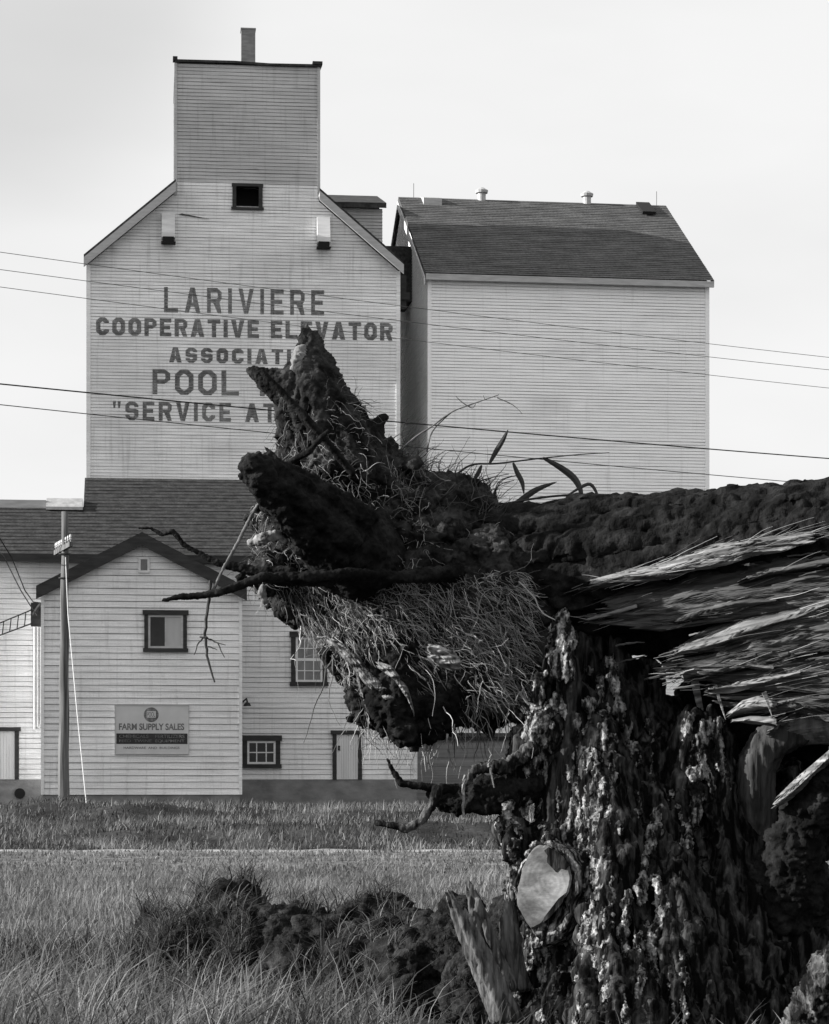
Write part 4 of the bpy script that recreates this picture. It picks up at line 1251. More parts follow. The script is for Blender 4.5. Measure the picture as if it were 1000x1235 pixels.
# fibres and hair roots over the plate
pl = [o for o in tree.children if o.name.startswith('root_plate')][0]
c = coords(pl.data) + np.array(TO); n_ = normals(pl.data)
px = 500 + F * c[:, 0] / c[:, 1]; py = HOR - F * (c[:, 2] - H) / c[:, 1]
def fibres(sel, count, length, flow, spread, r0, tones, seed, turn=.21, drop=.05):
    rg = np.random.default_rng(seed)
    ids = np.nonzero(sel)[0]
    ids = rg.choice(ids, count)
    K = 11; S = 4
    p = c[ids] + n_[ids] * .004
    d = n_[ids] * .7 + np.array(flow) + rg.normal(size=(count, 3)) * spread
    d /= np.linalg.norm(d, axis=1)[:, None]
    L = length * rg.uniform(.35, 1.5, count) / K
    path = [p]
    for k in range(K):
        d = d + rg.normal(size=(count, 3)) * turn + np.array([0, 0, -drop]) + np.array(flow) * .10
        d /= np.linalg.norm(d, axis=1)[:, None]
        p = p + d * L[:, None]
        path.append(p)
    path = np.stack(path, 1)
    rad = (r0 * rg.uniform(.5, 1.6, count))[:, None] * np.linspace(1, .35, K + 1)[None]
    ang = np.arange(S) * 2 * math.pi / S
    tang = np.gradient(path, axis=1); tang /= np.linalg.norm(tang, axis=2)[..., None] + 1e-9
    s = np.cross(tang, np.array([.3, .8, .5])); s /= np.linalg.norm(s, axis=2)[..., None] + 1e-9
    q_ = np.cross(tang, s)
    V = path[:, :, None] + rad[:, :, None, None] * (s[:, :, None] * np.cos(ang)[None, None, :, None] + q_[:, :, None] * np.sin(ang)[None, None, :, None])
    base = (np.arange(count) * (K + 1) * S)[:, None, None]
    kk = (np.arange(K) * S)[None, :, None]; ss = np.arange(S)[None, None, :]; s2 = (np.arange(S) + 1) % S
    f0 = base + kk + ss; f1 = base + kk + s2[None, None, :]
    Fq = np.stack([f0, f1, f1 + S, f0 + S], -1).reshape(-1, 4)
    tone = np.repeat(rg.uniform(tones[0], tones[1], count) ** 1.5, (K + 1) * S)
    return V.reshape(-1, 3), Fq, tone
def join_fibres(parts):
    V, Q, T, n = [], [], [], 0
    for v, f_, t in parts:
        V.append(v); Q.append(f_ + n); T.append(t); n += len(v)
    return np.concatenate(V), np.concatenate(Q), np.concatenate(T)
facing = n_[:, 1] < .35
low = (px > 350) & (px < 640) & (py > 690) & (py < 850) & (py < 712 + (px - 330) * 1.23) & facing
mid = (px > 300) & (px < 520) & (py > 560) & (py < 720) & facing
up = (px > 330) & (px < 440) & (py > 470) & (py < 620) & facing
under = (py > 820) & (px > 430)
V, Q, T = join_fibres([
    fibres(low, 5200, .085, (.75, -.05, -.5), .5, .0012, (.1, 1.0), 1),
    fibres(mid, 1300, .10, (.25, -.2, -.4), .6, .0015, (.0, .85), 2),
    fibres(up, 700, .12, (.3, -.2, -.3), .6, .0014, (.0, .65), 3),
    fibres(under, 260, .20, (.1, -.1, -1.0), .5, .0022, (.2, .9), 4),
    fibres(low, 1100, .17, (.75, -.05, -.5), .4, .0015, (.1, .9), 7),
    fibres(low, 80, .34, (.4, -.2, -.6), .5, .0032, (.1, .95), 5),
    fibres((px > 470) & (px < 600) & (py > 530) & (py < 640), 260, .16, (.2, -.1, .6), .6, .0018, (.0, .35), 6)])
fb = np_mesh('fine_roots', V - np.array(TO), Q, M_hair, tree, tone=T)
fb['kind'] = 'stuff'

# torn wood: bands of fibres along the trunk, each a ragged strip with its own depth
def torn(name, cen, m, seed, depth=.05, fib=34, thick=.05, curl=0.0, nS=150, nT=34, raggedL=.16, raggedR=.05, parent=None, origin=None):
    """cen: list of (px, py, Z, half width px); ragged strip following it"""
    cen = np.array(cen, float)
    arc = np.concatenate([[0], np.cumsum(np.hypot(np.diff(cen[:, 0]), np.diff(cen[:, 1])))]); arc /= arc[-1]
    rg = np.random.default_rng(seed)
    t = np.linspace(-1, 1, nT)
    so = rg.uniform(0, 50)
    fl = pnoise(np.stack([t * 5 + so, 0 * t, 0 * t], -1)) + .6 * pnoise(np.stack([t * 14 + so, 0 * t + 3, 0 * t], -1))
    fr = pnoise(np.stack([t * 5 + so + 9, 0 * t, 0 * t], -1))
    s0_ = np.clip(.05 + raggedL * fl, 0, .6); s1_ = 1 - np.clip(.02 + raggedR * fr, 0, .5)
    S = s0_[None, :] + (s1_ - s0_)[None, :] * np.linspace(0, 1, nS)[:, None]
    ix = np.interp(S.ravel(), arc, cen[:, 0]).reshape(S.shape); iy = np.interp(S.ravel(), arc, cen[:, 1]).reshape(S.shape)
    iz = np.interp(S.ravel(), arc, cen[:, 2]).reshape(S.shape); iw = np.interp(S.ravel(), arc, cen[:, 3]).reshape(S.shape)
    TT = np.broadcast_to(t[None, :], S.shape)
    L = (arc * 0 + 1)
    pxs, pys = ix, iy + iw * TT
    wob = fbm(np.stack([ix * .012, TT * 1.2 + so, 0 * ix], -1).reshape(-1, 3), 2).reshape(S.shape)
    pys = pys + 5 * wob
    fibn = ridged(np.stack([ix * .008 + so, pys * fib / 400, 0 * ix + seed], -1).reshape(-1, 3), 3, .6).reshape(S.shape)
    brk = .5 * fbm(np.stack([ix * .011, pys * .13, 0 * ix + seed * 3.1], -1).reshape(-1, 3), 3).reshape(S.shape)
    Z = iz - curl * TT + .07 * (TT ** 2) - depth * fibn * .6 - depth * .9 * brk
    front_ = np.stack([(pxs - 500) / F * Z, Z, H + (HOR - pys) / F * Z], -1)
    backZ = Z + thick * (1.02 - TT ** 2) + .012
    back_ = np.stack([(pxs - 500) / F * Z, backZ, H + (HOR - pys) / F * Z - .003], -1)
    V = np.concatenate([front_.reshape(-1, 3), back_.reshape(-1, 3)])
    N = nS * nT
    idx = np.arange(N).reshape(nS, nT)
    qf = np.stack([idx[:-1, :-1], idx[1:, :-1], idx[1:, 1:], idx[:-1, 1:]], -1).reshape(-1, 4)
    rim = []
    loop = list(idx[0, :]) + list(idx[1:, -1]) + list(idx[-1, -2::-1]) + list(idx[-2:0:-1, 0])
    for a, b in zip(loop, loop[1:] + loop[:1]): rim.append([a, b, b + N, a + N])
    Q = np.concatenate([qf, qf[:, ::-1] + N, np.array(rim)])
    return np_mesh(name, V - np.array(TO if origin is None else origin), Q, m, parent or tree, smooth=False)
def tz(pts, dz=0.0): return [(x, y, ztr(x) - .38 + dz, w) for x, y, w in pts]
torn('torn_wood', tz([(700, 742, 14), (740, 732, 26), (800, 724, 36), (860, 712, 40), (930, 700, 42), (1020, 690, 44), (1140, 672, 50), (1330, 652, 45)], .02), M_wood, 1, depth=.05, fib=9, raggedR=.16, nS=210, nT=60, raggedL=.10, curl=.05)
torn('torn_wood', tz([(800, 800, 10), (850, 786, 26), (900, 770, 34), (960, 756, 36), (1030, 742, 38), (1140, 722, 46), (1330, 702, 41)], -.02), M_wood, 2, depth=.05, fib=9, raggedR=.16, nS=210, nT=54, raggedL=.12, curl=.06)
torn('torn_wood', tz([(786, 810, 8), (830, 806, 14), (890, 806, 24), (960, 800, 34), (1040, 796, 42), (1140, 790, 50), (1330, 770, 45)], .05), M_wood, 3, depth=.05, fib=9, raggedR=.16, nS=210, nT=44, curl=.05)
torn('torn_wood', tz([(850, 836, 8), (900, 838, 18), (960, 838, 24), (1040, 842, 34), (1140, 840, 44), (1330, 820, 39)], .10), M_wood, 4, depth=.05, fib=9, raggedR=.16, nS=210, nT=44, curl=.04)
torn('torn_wood', tz([(905, 893, 8), (935, 882, 18), (980, 872, 26), (1060, 864, 30), (1140, 860, 34), (1330, 840, 30)], .22), M_slab, 5, depth=.02, fib=5, raggedR=.16, nS=210, nT=30)
torn('torn_flap', tz([(698, 709, 4), (740, 698, 8), (800, 686, 11), (850, 673, 12), (910, 659, 11), (950, 653, 9), (985, 646, 5)], -.06), M_woodlight, 6, depth=.05, fib=30, nT=36, raggedL=.10, raggedR=.14, curl=.06)
torn('torn_flap', tz([(806, 790, 3), (850, 775, 7), (900, 757, 8), (950, 745, 5), (1010, 724, 4)], -.10), M_woodlight, 7, depth=.02, fib=30, nT=16, raggedL=.06, curl=.03)
torn('torn_flap', tz([(818, 814, 3), (845, 804, 6), (866, 796, 5), (895, 801, 4), (936, 806, 3)], -.04), M_woodlight, 8, depth=.02, fib=30, nT=14, raggedL=.06)
torn('torn_flap', tz([(852, 832, 4), (885, 826, 8), (920, 820, 8), (968, 812, 4)], .0), M_woodlight, 9, depth=.03, fib=30, nT=18, curl=.03)
torn('torn_flap', tz([(876, 862, 3), (895, 850, 8), (915, 846, 9), (938, 852, 5)], .03), M_woodlight, 10, depth=.035, fib=20, nT=18, nS=60)
torn('torn_flap', tz([(882, 868, 2), (905, 868, 5), (930, 870, 5), (938, 872, 3)], .04), M_woodlight, 16, depth=.02, fib=30, nT=12, nS=60)
torn('torn_flap', tz([(706, 748, 2), (740, 738, 3), (770, 730, 2)], -.04), M_woodlight, 11, depth=.01, nT=10, nS=60)
torn('torn_flap', tz([(890, 700, 2), (930, 690, 5), (980, 682, 5), (1030, 672, 4)], -.06), M_wood, 17, depth=.02, nT=14, nS=80)
torn('torn_flap', tz([(812, 750, 2), (850, 738, 6), (890, 730, 6), (940, 722, 3)], -.05), M_wood, 18, depth=.03, nT=16, nS=80)
torn('peeled_root', [(394, 768, 12.33, 5), (418, 786, 12.22, 9), (440, 812, 12.14, 11), (465, 838, 12.10, 10), (486, 856, 12.10, 6)], M_peeled, 12, depth=.05, fib=40, nT=26, nS=110)
torn('peeled_root', [(424, 786, 12.26, 4), (431, 812, 12.22, 8), (438, 842, 12.20, 8), (446, 872, 12.20, 4)], M_peeled, 13, depth=.05, fib=40, nT=22, nS=90)
torn('peeled_root', [(452, 800, 12.16, 4), (475, 815, 12.06, 8), (492, 838, 12.03, 8), (500, 862, 12.04, 4)], M_peeled, 14, depth=.05, fib=40, nT=22, nS=90)
torn('peeled_root', [(515, 784, 11.92, 7), (530, 790, 11.86, 12), (545, 796, 11.84, 10), (556, 800, 11.84, 5)], M_peeled, 15, depth=.05, fib=30, nT=24, nS=40)
rnd = random.Random(5)
spl = []
for k in range(30):
    x = rnd.uniform(740, 990); y = 750 - (x - 700) * .2 + rnd.uniform(-50, 110)
    L = rnd.uniform(20, 80); s_ = -.2 + rnd.uniform(-.1, .1)
    Z = ztr(x) - .44 + rnd.uniform(-.04, .04)
    spl.append([(x, y, Z + .03, rnd.uniform(.4, 1.2)), (x + L * .5, y + L * .5 * s_, Z - .02, rnd.uniform(.7, 1.8)), (x + L, y + L * s_ + rnd.uniform(-3, 3), Z + .0, .4)])
for k, p_ in enumerate(spl): sticks([p_], 5, 1.0, 3 + k).build('splinter', M_wood, tree, TO)
for a_, b_, w0, w1 in (((838, 822, 12.0), (848, 866, 12.05), 9, 7), ((863, 828, 11.86), (874, 860, 11.86), 4, 3), ((922, 836, 11.68), (930, 856, 11.68), 5, 3)):
    mb = MB(); A_, B_ = P(*a_), P(*b_); e_ = Vector((0, .02, 0)); k_ = 12.0 / F
    mb.hexa([A_ - Vector((w0 * k_ / 2, 0, 0)), A_ + Vector((w0 * k_ / 2, 0, .01)), A_ + Vector((w0 * k_ / 2, .02, .01)), A_ + Vector((-w0 * k_ / 2, .02, 0)),
             B_ - Vector((w1 * k_ / 2, 0, 0)), B_ + Vector((w1 * k_ / 2, 0, -.03)), B_ + Vector((w1 * k_ / 2, .02, -.03)), B_ + Vector((-w1 * k_ / 2, .02, 0))])
    mb.build('splinter', M_woodlight, tree, TO)

tc_, tn_ = [], []
for o in tree.children:
    if o.name.startswith('torn_wood') or o.name.startswith('torn_flap'):
        c_ = coords(o.data) + np.array(TO); nn = normals(o.data)
        k_ = nn[:, 1] < .2
        tc_.append(c_[k_]); tn_.append(nn[k_])
c, n_ = np.concatenate(tc_), np.concatenate(tn_) * .25
xx = 500 + F * c[:, 0] / c[:, 1]
V, Q, T = join_fibres([fibres(xx < 1040, 420, .24, (.9, -.55, .2), .05, .0016, (.0, .75), 61, .035, 0), fibres(xx < 1040, 260, .12, (.9, -.5, .2), .22, .0014, (.1, .9), 62, .05, 0), fibres(xx < 860, 160, .10, (-.9, .4, -.2), .16, .0018, (.1, .9), 63, .05, 0)])
fb = np_mesh('wood_fibres', V - np.array(TO), Q, M_hair, tree, tone=T)
fb['kind'] = 'stuff'

# hanging twig with side shoots
sticks([[(254, 700, 11.8, 2.2), (251, 730, 11.8, 2.0), (247, 765, 11.8, 1.8), (250, 790, 11.8, 1.6), (259, 823, 11.8, 1.0)],
        [(248, 766, 11.8, 1.2), (240, 775, 11.8, .9), (234, 790, 11.8, .5)], [(249, 768, 11.8, 1.0), (262, 776, 11.8, .8), (271, 793, 11.8, .5)], [(251, 780, 11.8, .9), (262, 784, 11.8, .4)]], 6, .8, 20).build('hanging_twig', M_twig, tree, TO)
for p_ in ([(241, 768, 11.78, 1.3), (249, 769, 11.78, 1.1)], [(258, 774, 11.78, .9), (272, 778, 11.78, .6)]): sticks([p_], 6, .2, 21).build('pale_shoot', M_peeled, tree, TO)

# ------------------------------------------------------------------ tree stump
SO = P(760, 1245, 12.0); SO.z = 0
stump = thing('tree_stump', 'broad ragged broken stump with mossy bark below the fallen trunk', 'tree stump', SO)
G12 = 1252
sb = []
sb += chain([(722, G12, 12.05, 108), (712, 1150, 12.12, 84), (706, 1050, 12.15, 70), (702, 960, 12.12, 56), (694, 900, 12.1, 42), (688, 850, 12.05, 30), (684, 800, 12.0, 19), (682, 770, 12, 10), (681, 744, 12, 4)], .35)
sb += chain([(652, 930, 12.15, 16), (654, 880, 12.12, 17), (656, 840, 12.1, 15), (661, 800, 12.1, 9), (664, 775, 12.1, 4)], .4)
sb += chain([(655, 1240, 12.0, 58), (668, 1180, 12.05, 44), (680, 1120, 12.05, 40)], .4)
sb += chain([(745, G12, 11.45, 60), (752, 1160, 11.62, 50), (750, 1080, 11.72, 44), (742, 1000, 11.85, 38), (732, 930, 11.95, 30), (728, 880, 12.0, 22)], .35)
sb += chain([(800, G12, 11.7, 110), (792, 1120, 11.85, 86), (780, 1000, 12.1, 66), (766, 910, 12.25, 44), (757, 850, 12.3, 26), (752, 810, 12.3, 14), (738, 772, 12.3, 6)], .35)
sb += chain([(730, 900, 12.1, 22), (736, 850, 12.1, 14), (735, 815, 12.1, 9), (728, 790, 12.1, 4)], .4)
sb += chain([(715, 960, 12.35, 50), (716, 880, 12.4, 42), (714, 830, 12.4, 36), (712, 795, 12.4, 28), (716, 770, 12.4, 20)], .35)
sb += chain([(800, 960, 12.4, 56), (800, 905, 12.4, 44), (802, 868, 12.4, 30)], .35)
sb += chain([(742, 860, 12.4, 34), (744, 820, 12.4, 22), (740, 790, 12.4, 16), (736, 765, 12.4, 14)], .35)
sb += chain([(770, 830, 12.35, 30), (778, 815, 12.35, 20), (792, 835, 12.35, 16)], .4)
sb += chain([(880, G12, 12.1, 150), (880, 1120, 12.2, 116), (866, 1020, 12.2, 86), (850, 950, 12.1, 54), (842, 905, 12.05, 34), (834, 870, 12.0, 16), (832, 850, 12.0, 6)], .35)
sb += chain([(872, 930, 12.05, 20), (864, 890, 12.0, 18), (860, 868, 12.0, 10), (856, 856, 12, 4)], .4)
sb += chain([(885, 960, 12.2, 20), (895, 990, 12.2, 40), (930, 1050, 12.2, 60)], .4)
sb += chain([(960, 1010, 12.5, 46), (950, 975, 12.6, 40), (948, 950, 12.7, 34)], .4)
sb += chain([(960, G12, 12.0, 80), (955, 1140, 12.0, 66), (952, 1080, 12.0, 52)], .4)
sb += chain([(625, 960, 12.0, 12), (632, 930, 12.0, 16), (640, 900, 12, 18), (660, 880, 12, 26)], .4)
sb += chain([(615, 1000, 11.95, 16), (625, 1020, 11.9, 20), (650, 1030, 11.95, 32)], .4)
ba = ball_arrays(sb)
rg = random.Random(41)
def stump_fn(c, n_):
    wv = c + .05 * np.stack([fbm(c * 1.5, 2), fbm(c * 1.5 + 30, 2), 0 * c[:, 0]], -1)
    return .058 * (ridged(wv * np.array([5.2, 5.2, .35]), 1) - .55) + .022 * (ridged(wv * np.array([17, 17, .8]) + 5, 2, .6) - .8) + .006 * fbm(c * np.array([30, 30, 5]), 3)
core = list(sb)
for k in range(46):                                    # long splintered fibres of the dark core
    f_ = rg.uniform(0, 1); xb = 610 + 370 * f_; xt = 650 + 190 * f_ + rg.uniform(-10, 10); yt = rg.uniform(850, 1000) + max(0, f_ - .6) * 120
    core += rope(ba, [(xb, 1240), ((xb * .55 + xt * .45), 1080), (xt, yt)], rg.uniform(5, 11), rg.uniform(2, 4), 600 + k, wob=9, lump=.12, sink=.4, wl=80)
organic('bole', core, .010, [stump_fn], M_rotshade, stump, SO)  # black of the shaded hollows and right side put into the core colour
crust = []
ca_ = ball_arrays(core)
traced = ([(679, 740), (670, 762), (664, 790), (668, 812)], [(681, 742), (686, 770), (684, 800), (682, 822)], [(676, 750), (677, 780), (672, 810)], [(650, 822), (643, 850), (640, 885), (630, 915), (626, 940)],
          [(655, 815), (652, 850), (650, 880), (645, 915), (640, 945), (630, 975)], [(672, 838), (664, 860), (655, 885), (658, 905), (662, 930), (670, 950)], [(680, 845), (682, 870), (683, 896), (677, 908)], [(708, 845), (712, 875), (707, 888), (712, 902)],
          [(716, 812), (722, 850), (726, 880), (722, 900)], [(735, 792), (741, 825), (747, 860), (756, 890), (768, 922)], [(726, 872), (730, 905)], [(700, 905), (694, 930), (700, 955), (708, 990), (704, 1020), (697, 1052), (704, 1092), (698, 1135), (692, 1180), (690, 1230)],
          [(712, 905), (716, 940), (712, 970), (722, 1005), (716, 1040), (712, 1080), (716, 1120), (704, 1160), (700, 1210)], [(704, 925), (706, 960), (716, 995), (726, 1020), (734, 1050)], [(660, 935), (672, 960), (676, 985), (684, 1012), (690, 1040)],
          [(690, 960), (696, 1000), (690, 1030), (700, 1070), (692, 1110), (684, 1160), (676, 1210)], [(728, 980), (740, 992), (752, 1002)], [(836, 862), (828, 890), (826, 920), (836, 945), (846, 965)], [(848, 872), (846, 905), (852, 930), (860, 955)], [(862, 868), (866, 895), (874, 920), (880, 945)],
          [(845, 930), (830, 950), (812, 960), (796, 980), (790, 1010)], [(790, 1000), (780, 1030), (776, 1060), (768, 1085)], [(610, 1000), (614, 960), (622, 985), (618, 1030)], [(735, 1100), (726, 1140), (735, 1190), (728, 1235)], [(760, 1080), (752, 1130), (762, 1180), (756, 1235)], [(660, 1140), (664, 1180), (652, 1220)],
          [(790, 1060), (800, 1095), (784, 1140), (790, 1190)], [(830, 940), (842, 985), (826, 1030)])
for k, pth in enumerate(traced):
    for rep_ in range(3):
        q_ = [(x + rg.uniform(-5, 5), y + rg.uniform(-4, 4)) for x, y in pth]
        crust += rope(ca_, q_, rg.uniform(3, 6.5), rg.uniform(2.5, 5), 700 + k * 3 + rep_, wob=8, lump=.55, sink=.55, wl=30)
for k in range(330):                                   # scattered crusts, most on the left flank, where sunlight is painted in
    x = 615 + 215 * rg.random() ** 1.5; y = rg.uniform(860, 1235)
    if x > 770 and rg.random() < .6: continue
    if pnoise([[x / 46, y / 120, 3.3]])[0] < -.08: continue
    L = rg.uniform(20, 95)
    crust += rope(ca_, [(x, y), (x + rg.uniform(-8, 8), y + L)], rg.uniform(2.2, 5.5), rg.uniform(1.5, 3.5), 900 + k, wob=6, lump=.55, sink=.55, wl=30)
organic('bark', crust, .0085, [lambda c, n_: .013 * fbm(c * np.array([34, 34, 11]), 4, .65), lambda c, n_: .008 * fbm(c * 60, 3, .7)], M_crustlit, stump, SO)  # bark remnants that also carry the sunlit flank in their pale colour
# leaning side branch at the right, its sunlit upper edge painted as a paler strip
limb('side_branch', [(950, 1090, 11.9, 52), (955, 1040, 11.8, 36), (965, 1000, 11.75, 28), (985, 965, 11.7, 28), (1010, 940, 11.65, 28), (1060, 890, 11.6, 30)], M_bark, stump, SO, amp=.025, fr=11)
torn('lit_edge', [(932, 972, 11.62, 4), (955, 954, 11.58, 8), (980, 932, 11.55, 8), (1005, 908, 11.5, 9), (1040, 884, 11.5, 8)], M_woodlight, 21, depth=.03, fib=40, nT=20, nS=70, parent=stump, origin=SO)
limb('root', [(960, 1250, 11.3, 20), (985, 1215, 11.2, 26), (1010, 1180, 11.1, 34), (1050, 1150, 11.1, 40)], M_stump, stump, SO, amp=.025, fr=11)
# sawn branch stub: a leaf-shaped cut with a rotten notch
cut_px = [(646, 1020), (637, 1030), (629, 1048), (624, 1070), (622, 1088), (629, 1104), (640, 1121), (650, 1117), (663, 1104), (676, 1089), (685, 1075), (689, 1060), (687, 1046), (680, 1034), (669, 1025), (657, 1019)]
ZC = 11.66
def on_cut(x, y, back=0.0):
    dx = (x - 655) / F * ZC
    return P(x, y, ZC - .45 * dx) + Vector((.45, .85, -.1)) * back
rg = random.Random(6)
dens = []
for a, b in zip(cut_px, cut_px[1:] + cut_px[:1]):
    for k in range(4): dens.append((a[0] + (b[0] - a[0]) * k / 4 + rg.uniform(-.7, .7), a[1] + (b[1] - a[1]) * k / 4 + rg.uniform(-.7, .7)))
mid_ = (650, 1078)
rings_ = []
for sc in (.02, .25, .5, .75, .95, 1.0):
    rings_.append([on_cut(mid_[0] + (x - mid_[0]) * sc, mid_[1] + (y - mid_[1]) * sc, (.010 if sc == 1.0 else 0.0)) for x, y in dens])
mb = MB(); n_ = len(dens)
for a, b in zip(rings_[:-1], rings_[1:]):
    for k in range(n_): mb.face([a[k], b[k], b[(k + 1) % n_], a[(k + 1) % n_]])
mb.face(rings_[0])
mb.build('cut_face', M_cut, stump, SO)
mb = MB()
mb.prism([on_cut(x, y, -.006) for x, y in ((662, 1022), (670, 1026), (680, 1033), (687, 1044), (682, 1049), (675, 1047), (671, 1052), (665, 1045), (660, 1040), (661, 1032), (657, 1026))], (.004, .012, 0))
mb.build('rot_patch', M_rotshade, stump, SO)
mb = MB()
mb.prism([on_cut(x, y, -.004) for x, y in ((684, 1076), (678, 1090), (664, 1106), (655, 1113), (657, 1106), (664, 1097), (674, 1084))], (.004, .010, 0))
mb.build('rot_patch', M_rotshade, stump, SO)
add_rings(M_cut, on_cut(664, 1066) - SO, 11.0, .80)
mb = MB()
stub_px = [(643, 1017), (665, 1017), (688, 1031), (695, 1060), (689, 1092), (673, 1126), (655, 1138), (640, 1125), (628, 1106), (620, 1088), (622, 1068), (628, 1046), (635, 1028)]
dens = []
for a, b in zip(stub_px, stub_px[1:] + stub_px[:1]):
    for k in range(4): dens.append((a[0] + (b[0] - a[0]) * k / 4 + rg.uniform(-3, 3), a[1] + (b[1] - a[1]) * k / 4 + rg.uniform(-1.5, 1.5)))
mid_ = (656, 1078); n_ = len(dens)
prev = [on_cut(x, y, .016) for x, y in dens]
inner = [on_cut(mid_[0] + (x - mid_[0]) * .86, mid_[1] + (y - mid_[1]) * .88, .022 + .02 * rg.random()) for x, y in dens]
deep = [on_cut(mid_[0] + (x - mid_[0]) * .4, mid_[1] + (y - mid_[1]) * .4, .10) for x, y in dens]
for k in range(n_):
    mb.face([prev[k], inner[k], inner[(k + 1) % n_], prev[(k + 1) % n_]]); mb.face([inner[k], deep[k], deep[(k + 1) % n_], inner[(k + 1) % n_]])
mb.face(deep)
for bk_, sc in ((.02, 1.05), (.12, 1.06), (.34, .98)):
    cur = [on_cut(mid_[0] + (x - mid_[0]) * sc, mid_[1] + (y - mid_[1]) * sc, bk_) for x, y in dens]
    for k in range(n_): mb.face([prev[k], cur[k], cur[(k + 1) % n_], prev[(k + 1) % n_]])
    prev = cur
mb.build('branch_stub', M_crustlit, stump, SO)
# splinter spikes left of the stub
rg = random.Random(12)
for tips, base, Z_, rw, nb in ((((538, 1068), (545, 1072), (552, 1086), (549, 1078)), (612, 1228), 11.6, 17, 24), (((561, 1054), (565, 1062), (570, 1090)), (604, 1190), 11.72, 14, 17), (((612, 1068), (618, 1072), (606, 1088)), (622, 1190), 11.78, 14, 16)):
    bl = []
    for k in range(nb):
        t_ = tips[k % len(tips)]
        o1 = rg.uniform(-1, 1)
        x0, y0 = base[0] + o1 * rw, base[1]
        fe = rg.uniform(.72, 1.0) if k >= len(tips) else 1.0
        x1, y1 = x0 + (t_[0] + o1 * 5 - x0) * fe, y0 + (t_[1] - y0) * fe
        bl += chain([(x0, y0, Z_ + rg.uniform(-.03, .03), 7), (x0 * .5 + x1 * .5 + rg.uniform(-2, 2), (y0 + y1) / 2, Z_ + rg.uniform(-.04, .04), 5.5), (x1 * .85 + x0 * .15, y1 * .85 + y0 * .15, Z_ + rg.uniform(-.04, .04), 3.2), (x1, y1, Z_ + rg.uniform(-.04, .04), 1.0)], .5)
    organic('broken_spike', bl, .006, lambda c, n_: .006 * fbm(c * np.array([40, 40, 8]), 3, .6), M_splint, stump, SO)
# bent grey limb under the torn trunk, arching down beside the stump
ar = chain([(1060, 872, 11.9, 16), (1000, 874, 11.92, 17), (958, 882, 11.95, 19), (926, 898, 11.98, 22), (912, 925, 12.0, 24), (910, 955, 12.0, 24), (915, 985, 12.0, 20), (924, 1020, 12.02, 12)], .35)
aa = ball_arrays(ar); rg = random.Random(3)
for k in range(12):
    o1 = rg.uniform(-.9, .9)
    ar += rope(aa, [(1040, 873 + o1 * 14), (958, 882 + o1 * 15), (915 + o1 * 14, 912 + abs(o1) * 4), (910 + o1 * 18, 955), (922 + o1 * 8, 1012)], 4, 2.5, 1500 + k, wob=3, lump=.15, sink=.5, wl=70)
organic('bent_limb', ar, .009, lambda c, n_: .005 * fbm(c * np.array([20, 20, 5]), 3, .6) + .008 * ridged(c * np.array([30, 30, 3]), 2), M_bent, stump, SO)
# creeping root arms at the left of the stump
limb('root', [(640, 945, 12.0, 18), (605, 958, 12.0, 22), (570, 962, 12.0, 18), (540, 965, 12.0, 12), (525, 958, 12, 9)], M_bark, stump, SO, amp=.02, fr=13)
limb('root', [(560, 955, 12.0, 9), (530, 950, 11.95, 5), (505, 948, 11.95, 4.5), (484, 945, 11.95, 4), (474, 930, 11.95, 3), (468, 916, 11.95, 2)], M_bark, stump, SO, voxel=.006, amp=.005, fr=25)
limb('root', [(528, 952, 11.85, 7), (522, 970, 11.85, 5.5), (508, 990, 11.85, 5.5), (490, 1000, 11.85, 5), (470, 995, 11.85, 4), (452, 992, 11.85, 3)], M_stump, stump, SO, voxel=.006, amp=.005, fr=25)
limb('root', [(640, 905, 11.9, 9), (610, 925, 11.9, 8), (590, 925, 11.9, 6), (572, 930, 11.9, 5), (560, 945, 11.9, 4)], M_stump, stump, SO, voxel=.007, amp=.012, fr=22)
for p_ in ([(562, 935, 11.85, 2.5), (558, 960, 11.85, 2), (560, 985, 11.85, 1.5), (558, 992, 11.85, .8)], [(590, 925, 11.85, 2), (592, 910, 11.85, 1), (590, 902, 11.85, .5)], [(592, 925, 11.85, 1.5), (596, 950, 11.85, .8)],
        [(540, 885, 12.1, 1.4), (541, 910, 12.1, 1.2), (539, 945, 12.1, .6)], [(550, 884, 12.1, 1), (552, 905, 12.1, .5)], [(640, 850, 11.95, 1.5), (625, 835, 11.95, 1.0), (620, 820, 11.95, .5)], [(638, 850, 11.95, 1.2), (630, 830, 11.95, .9), (622, 845, 11.9, .6)]): sticks([p_], 5, 1.2, 30).build('rootlet', M_peeled, stump, SO)

# ------------------------------------------------------------------ weeds and reed leaves on top of the log
def leaf(mb, pts, wmax):
    n = len(pts)
    C_ = [P(*q_) for q_ in pts]
    rows = []
    for i, c_ in enumerate(C_):
        f_ = i / (n - 1)
        w_ = wmax * .5 * max(.05, math.sin(math.pi * min(1, f_ * .92 + .08)) ** .8)
        d = (C_[min(i + 1, n - 1)] - C_[max(i - 1, 0)]).normalized()
        s = d.cross(Vector((0, 1, 0))).normalized()
        fold = Vector((0, .35 * w_, 0)); e = Vector((0, .0025, 0))
        rows.append([c_ - s * w_ + fold, c_, c_ + s * w_ + fold, c_ + s * w_ + fold + e, c_ + e * 2, c_ - s * w_ + fold + e])
    for a, b in zip(rows[:-1], rows[1:]):
        for k in range(6): mb.face([a[k], a[(k + 1) % 6], b[(k + 1) % 6], b[k]])
    mb.face(rows[0]); mb.face(rows[-1])
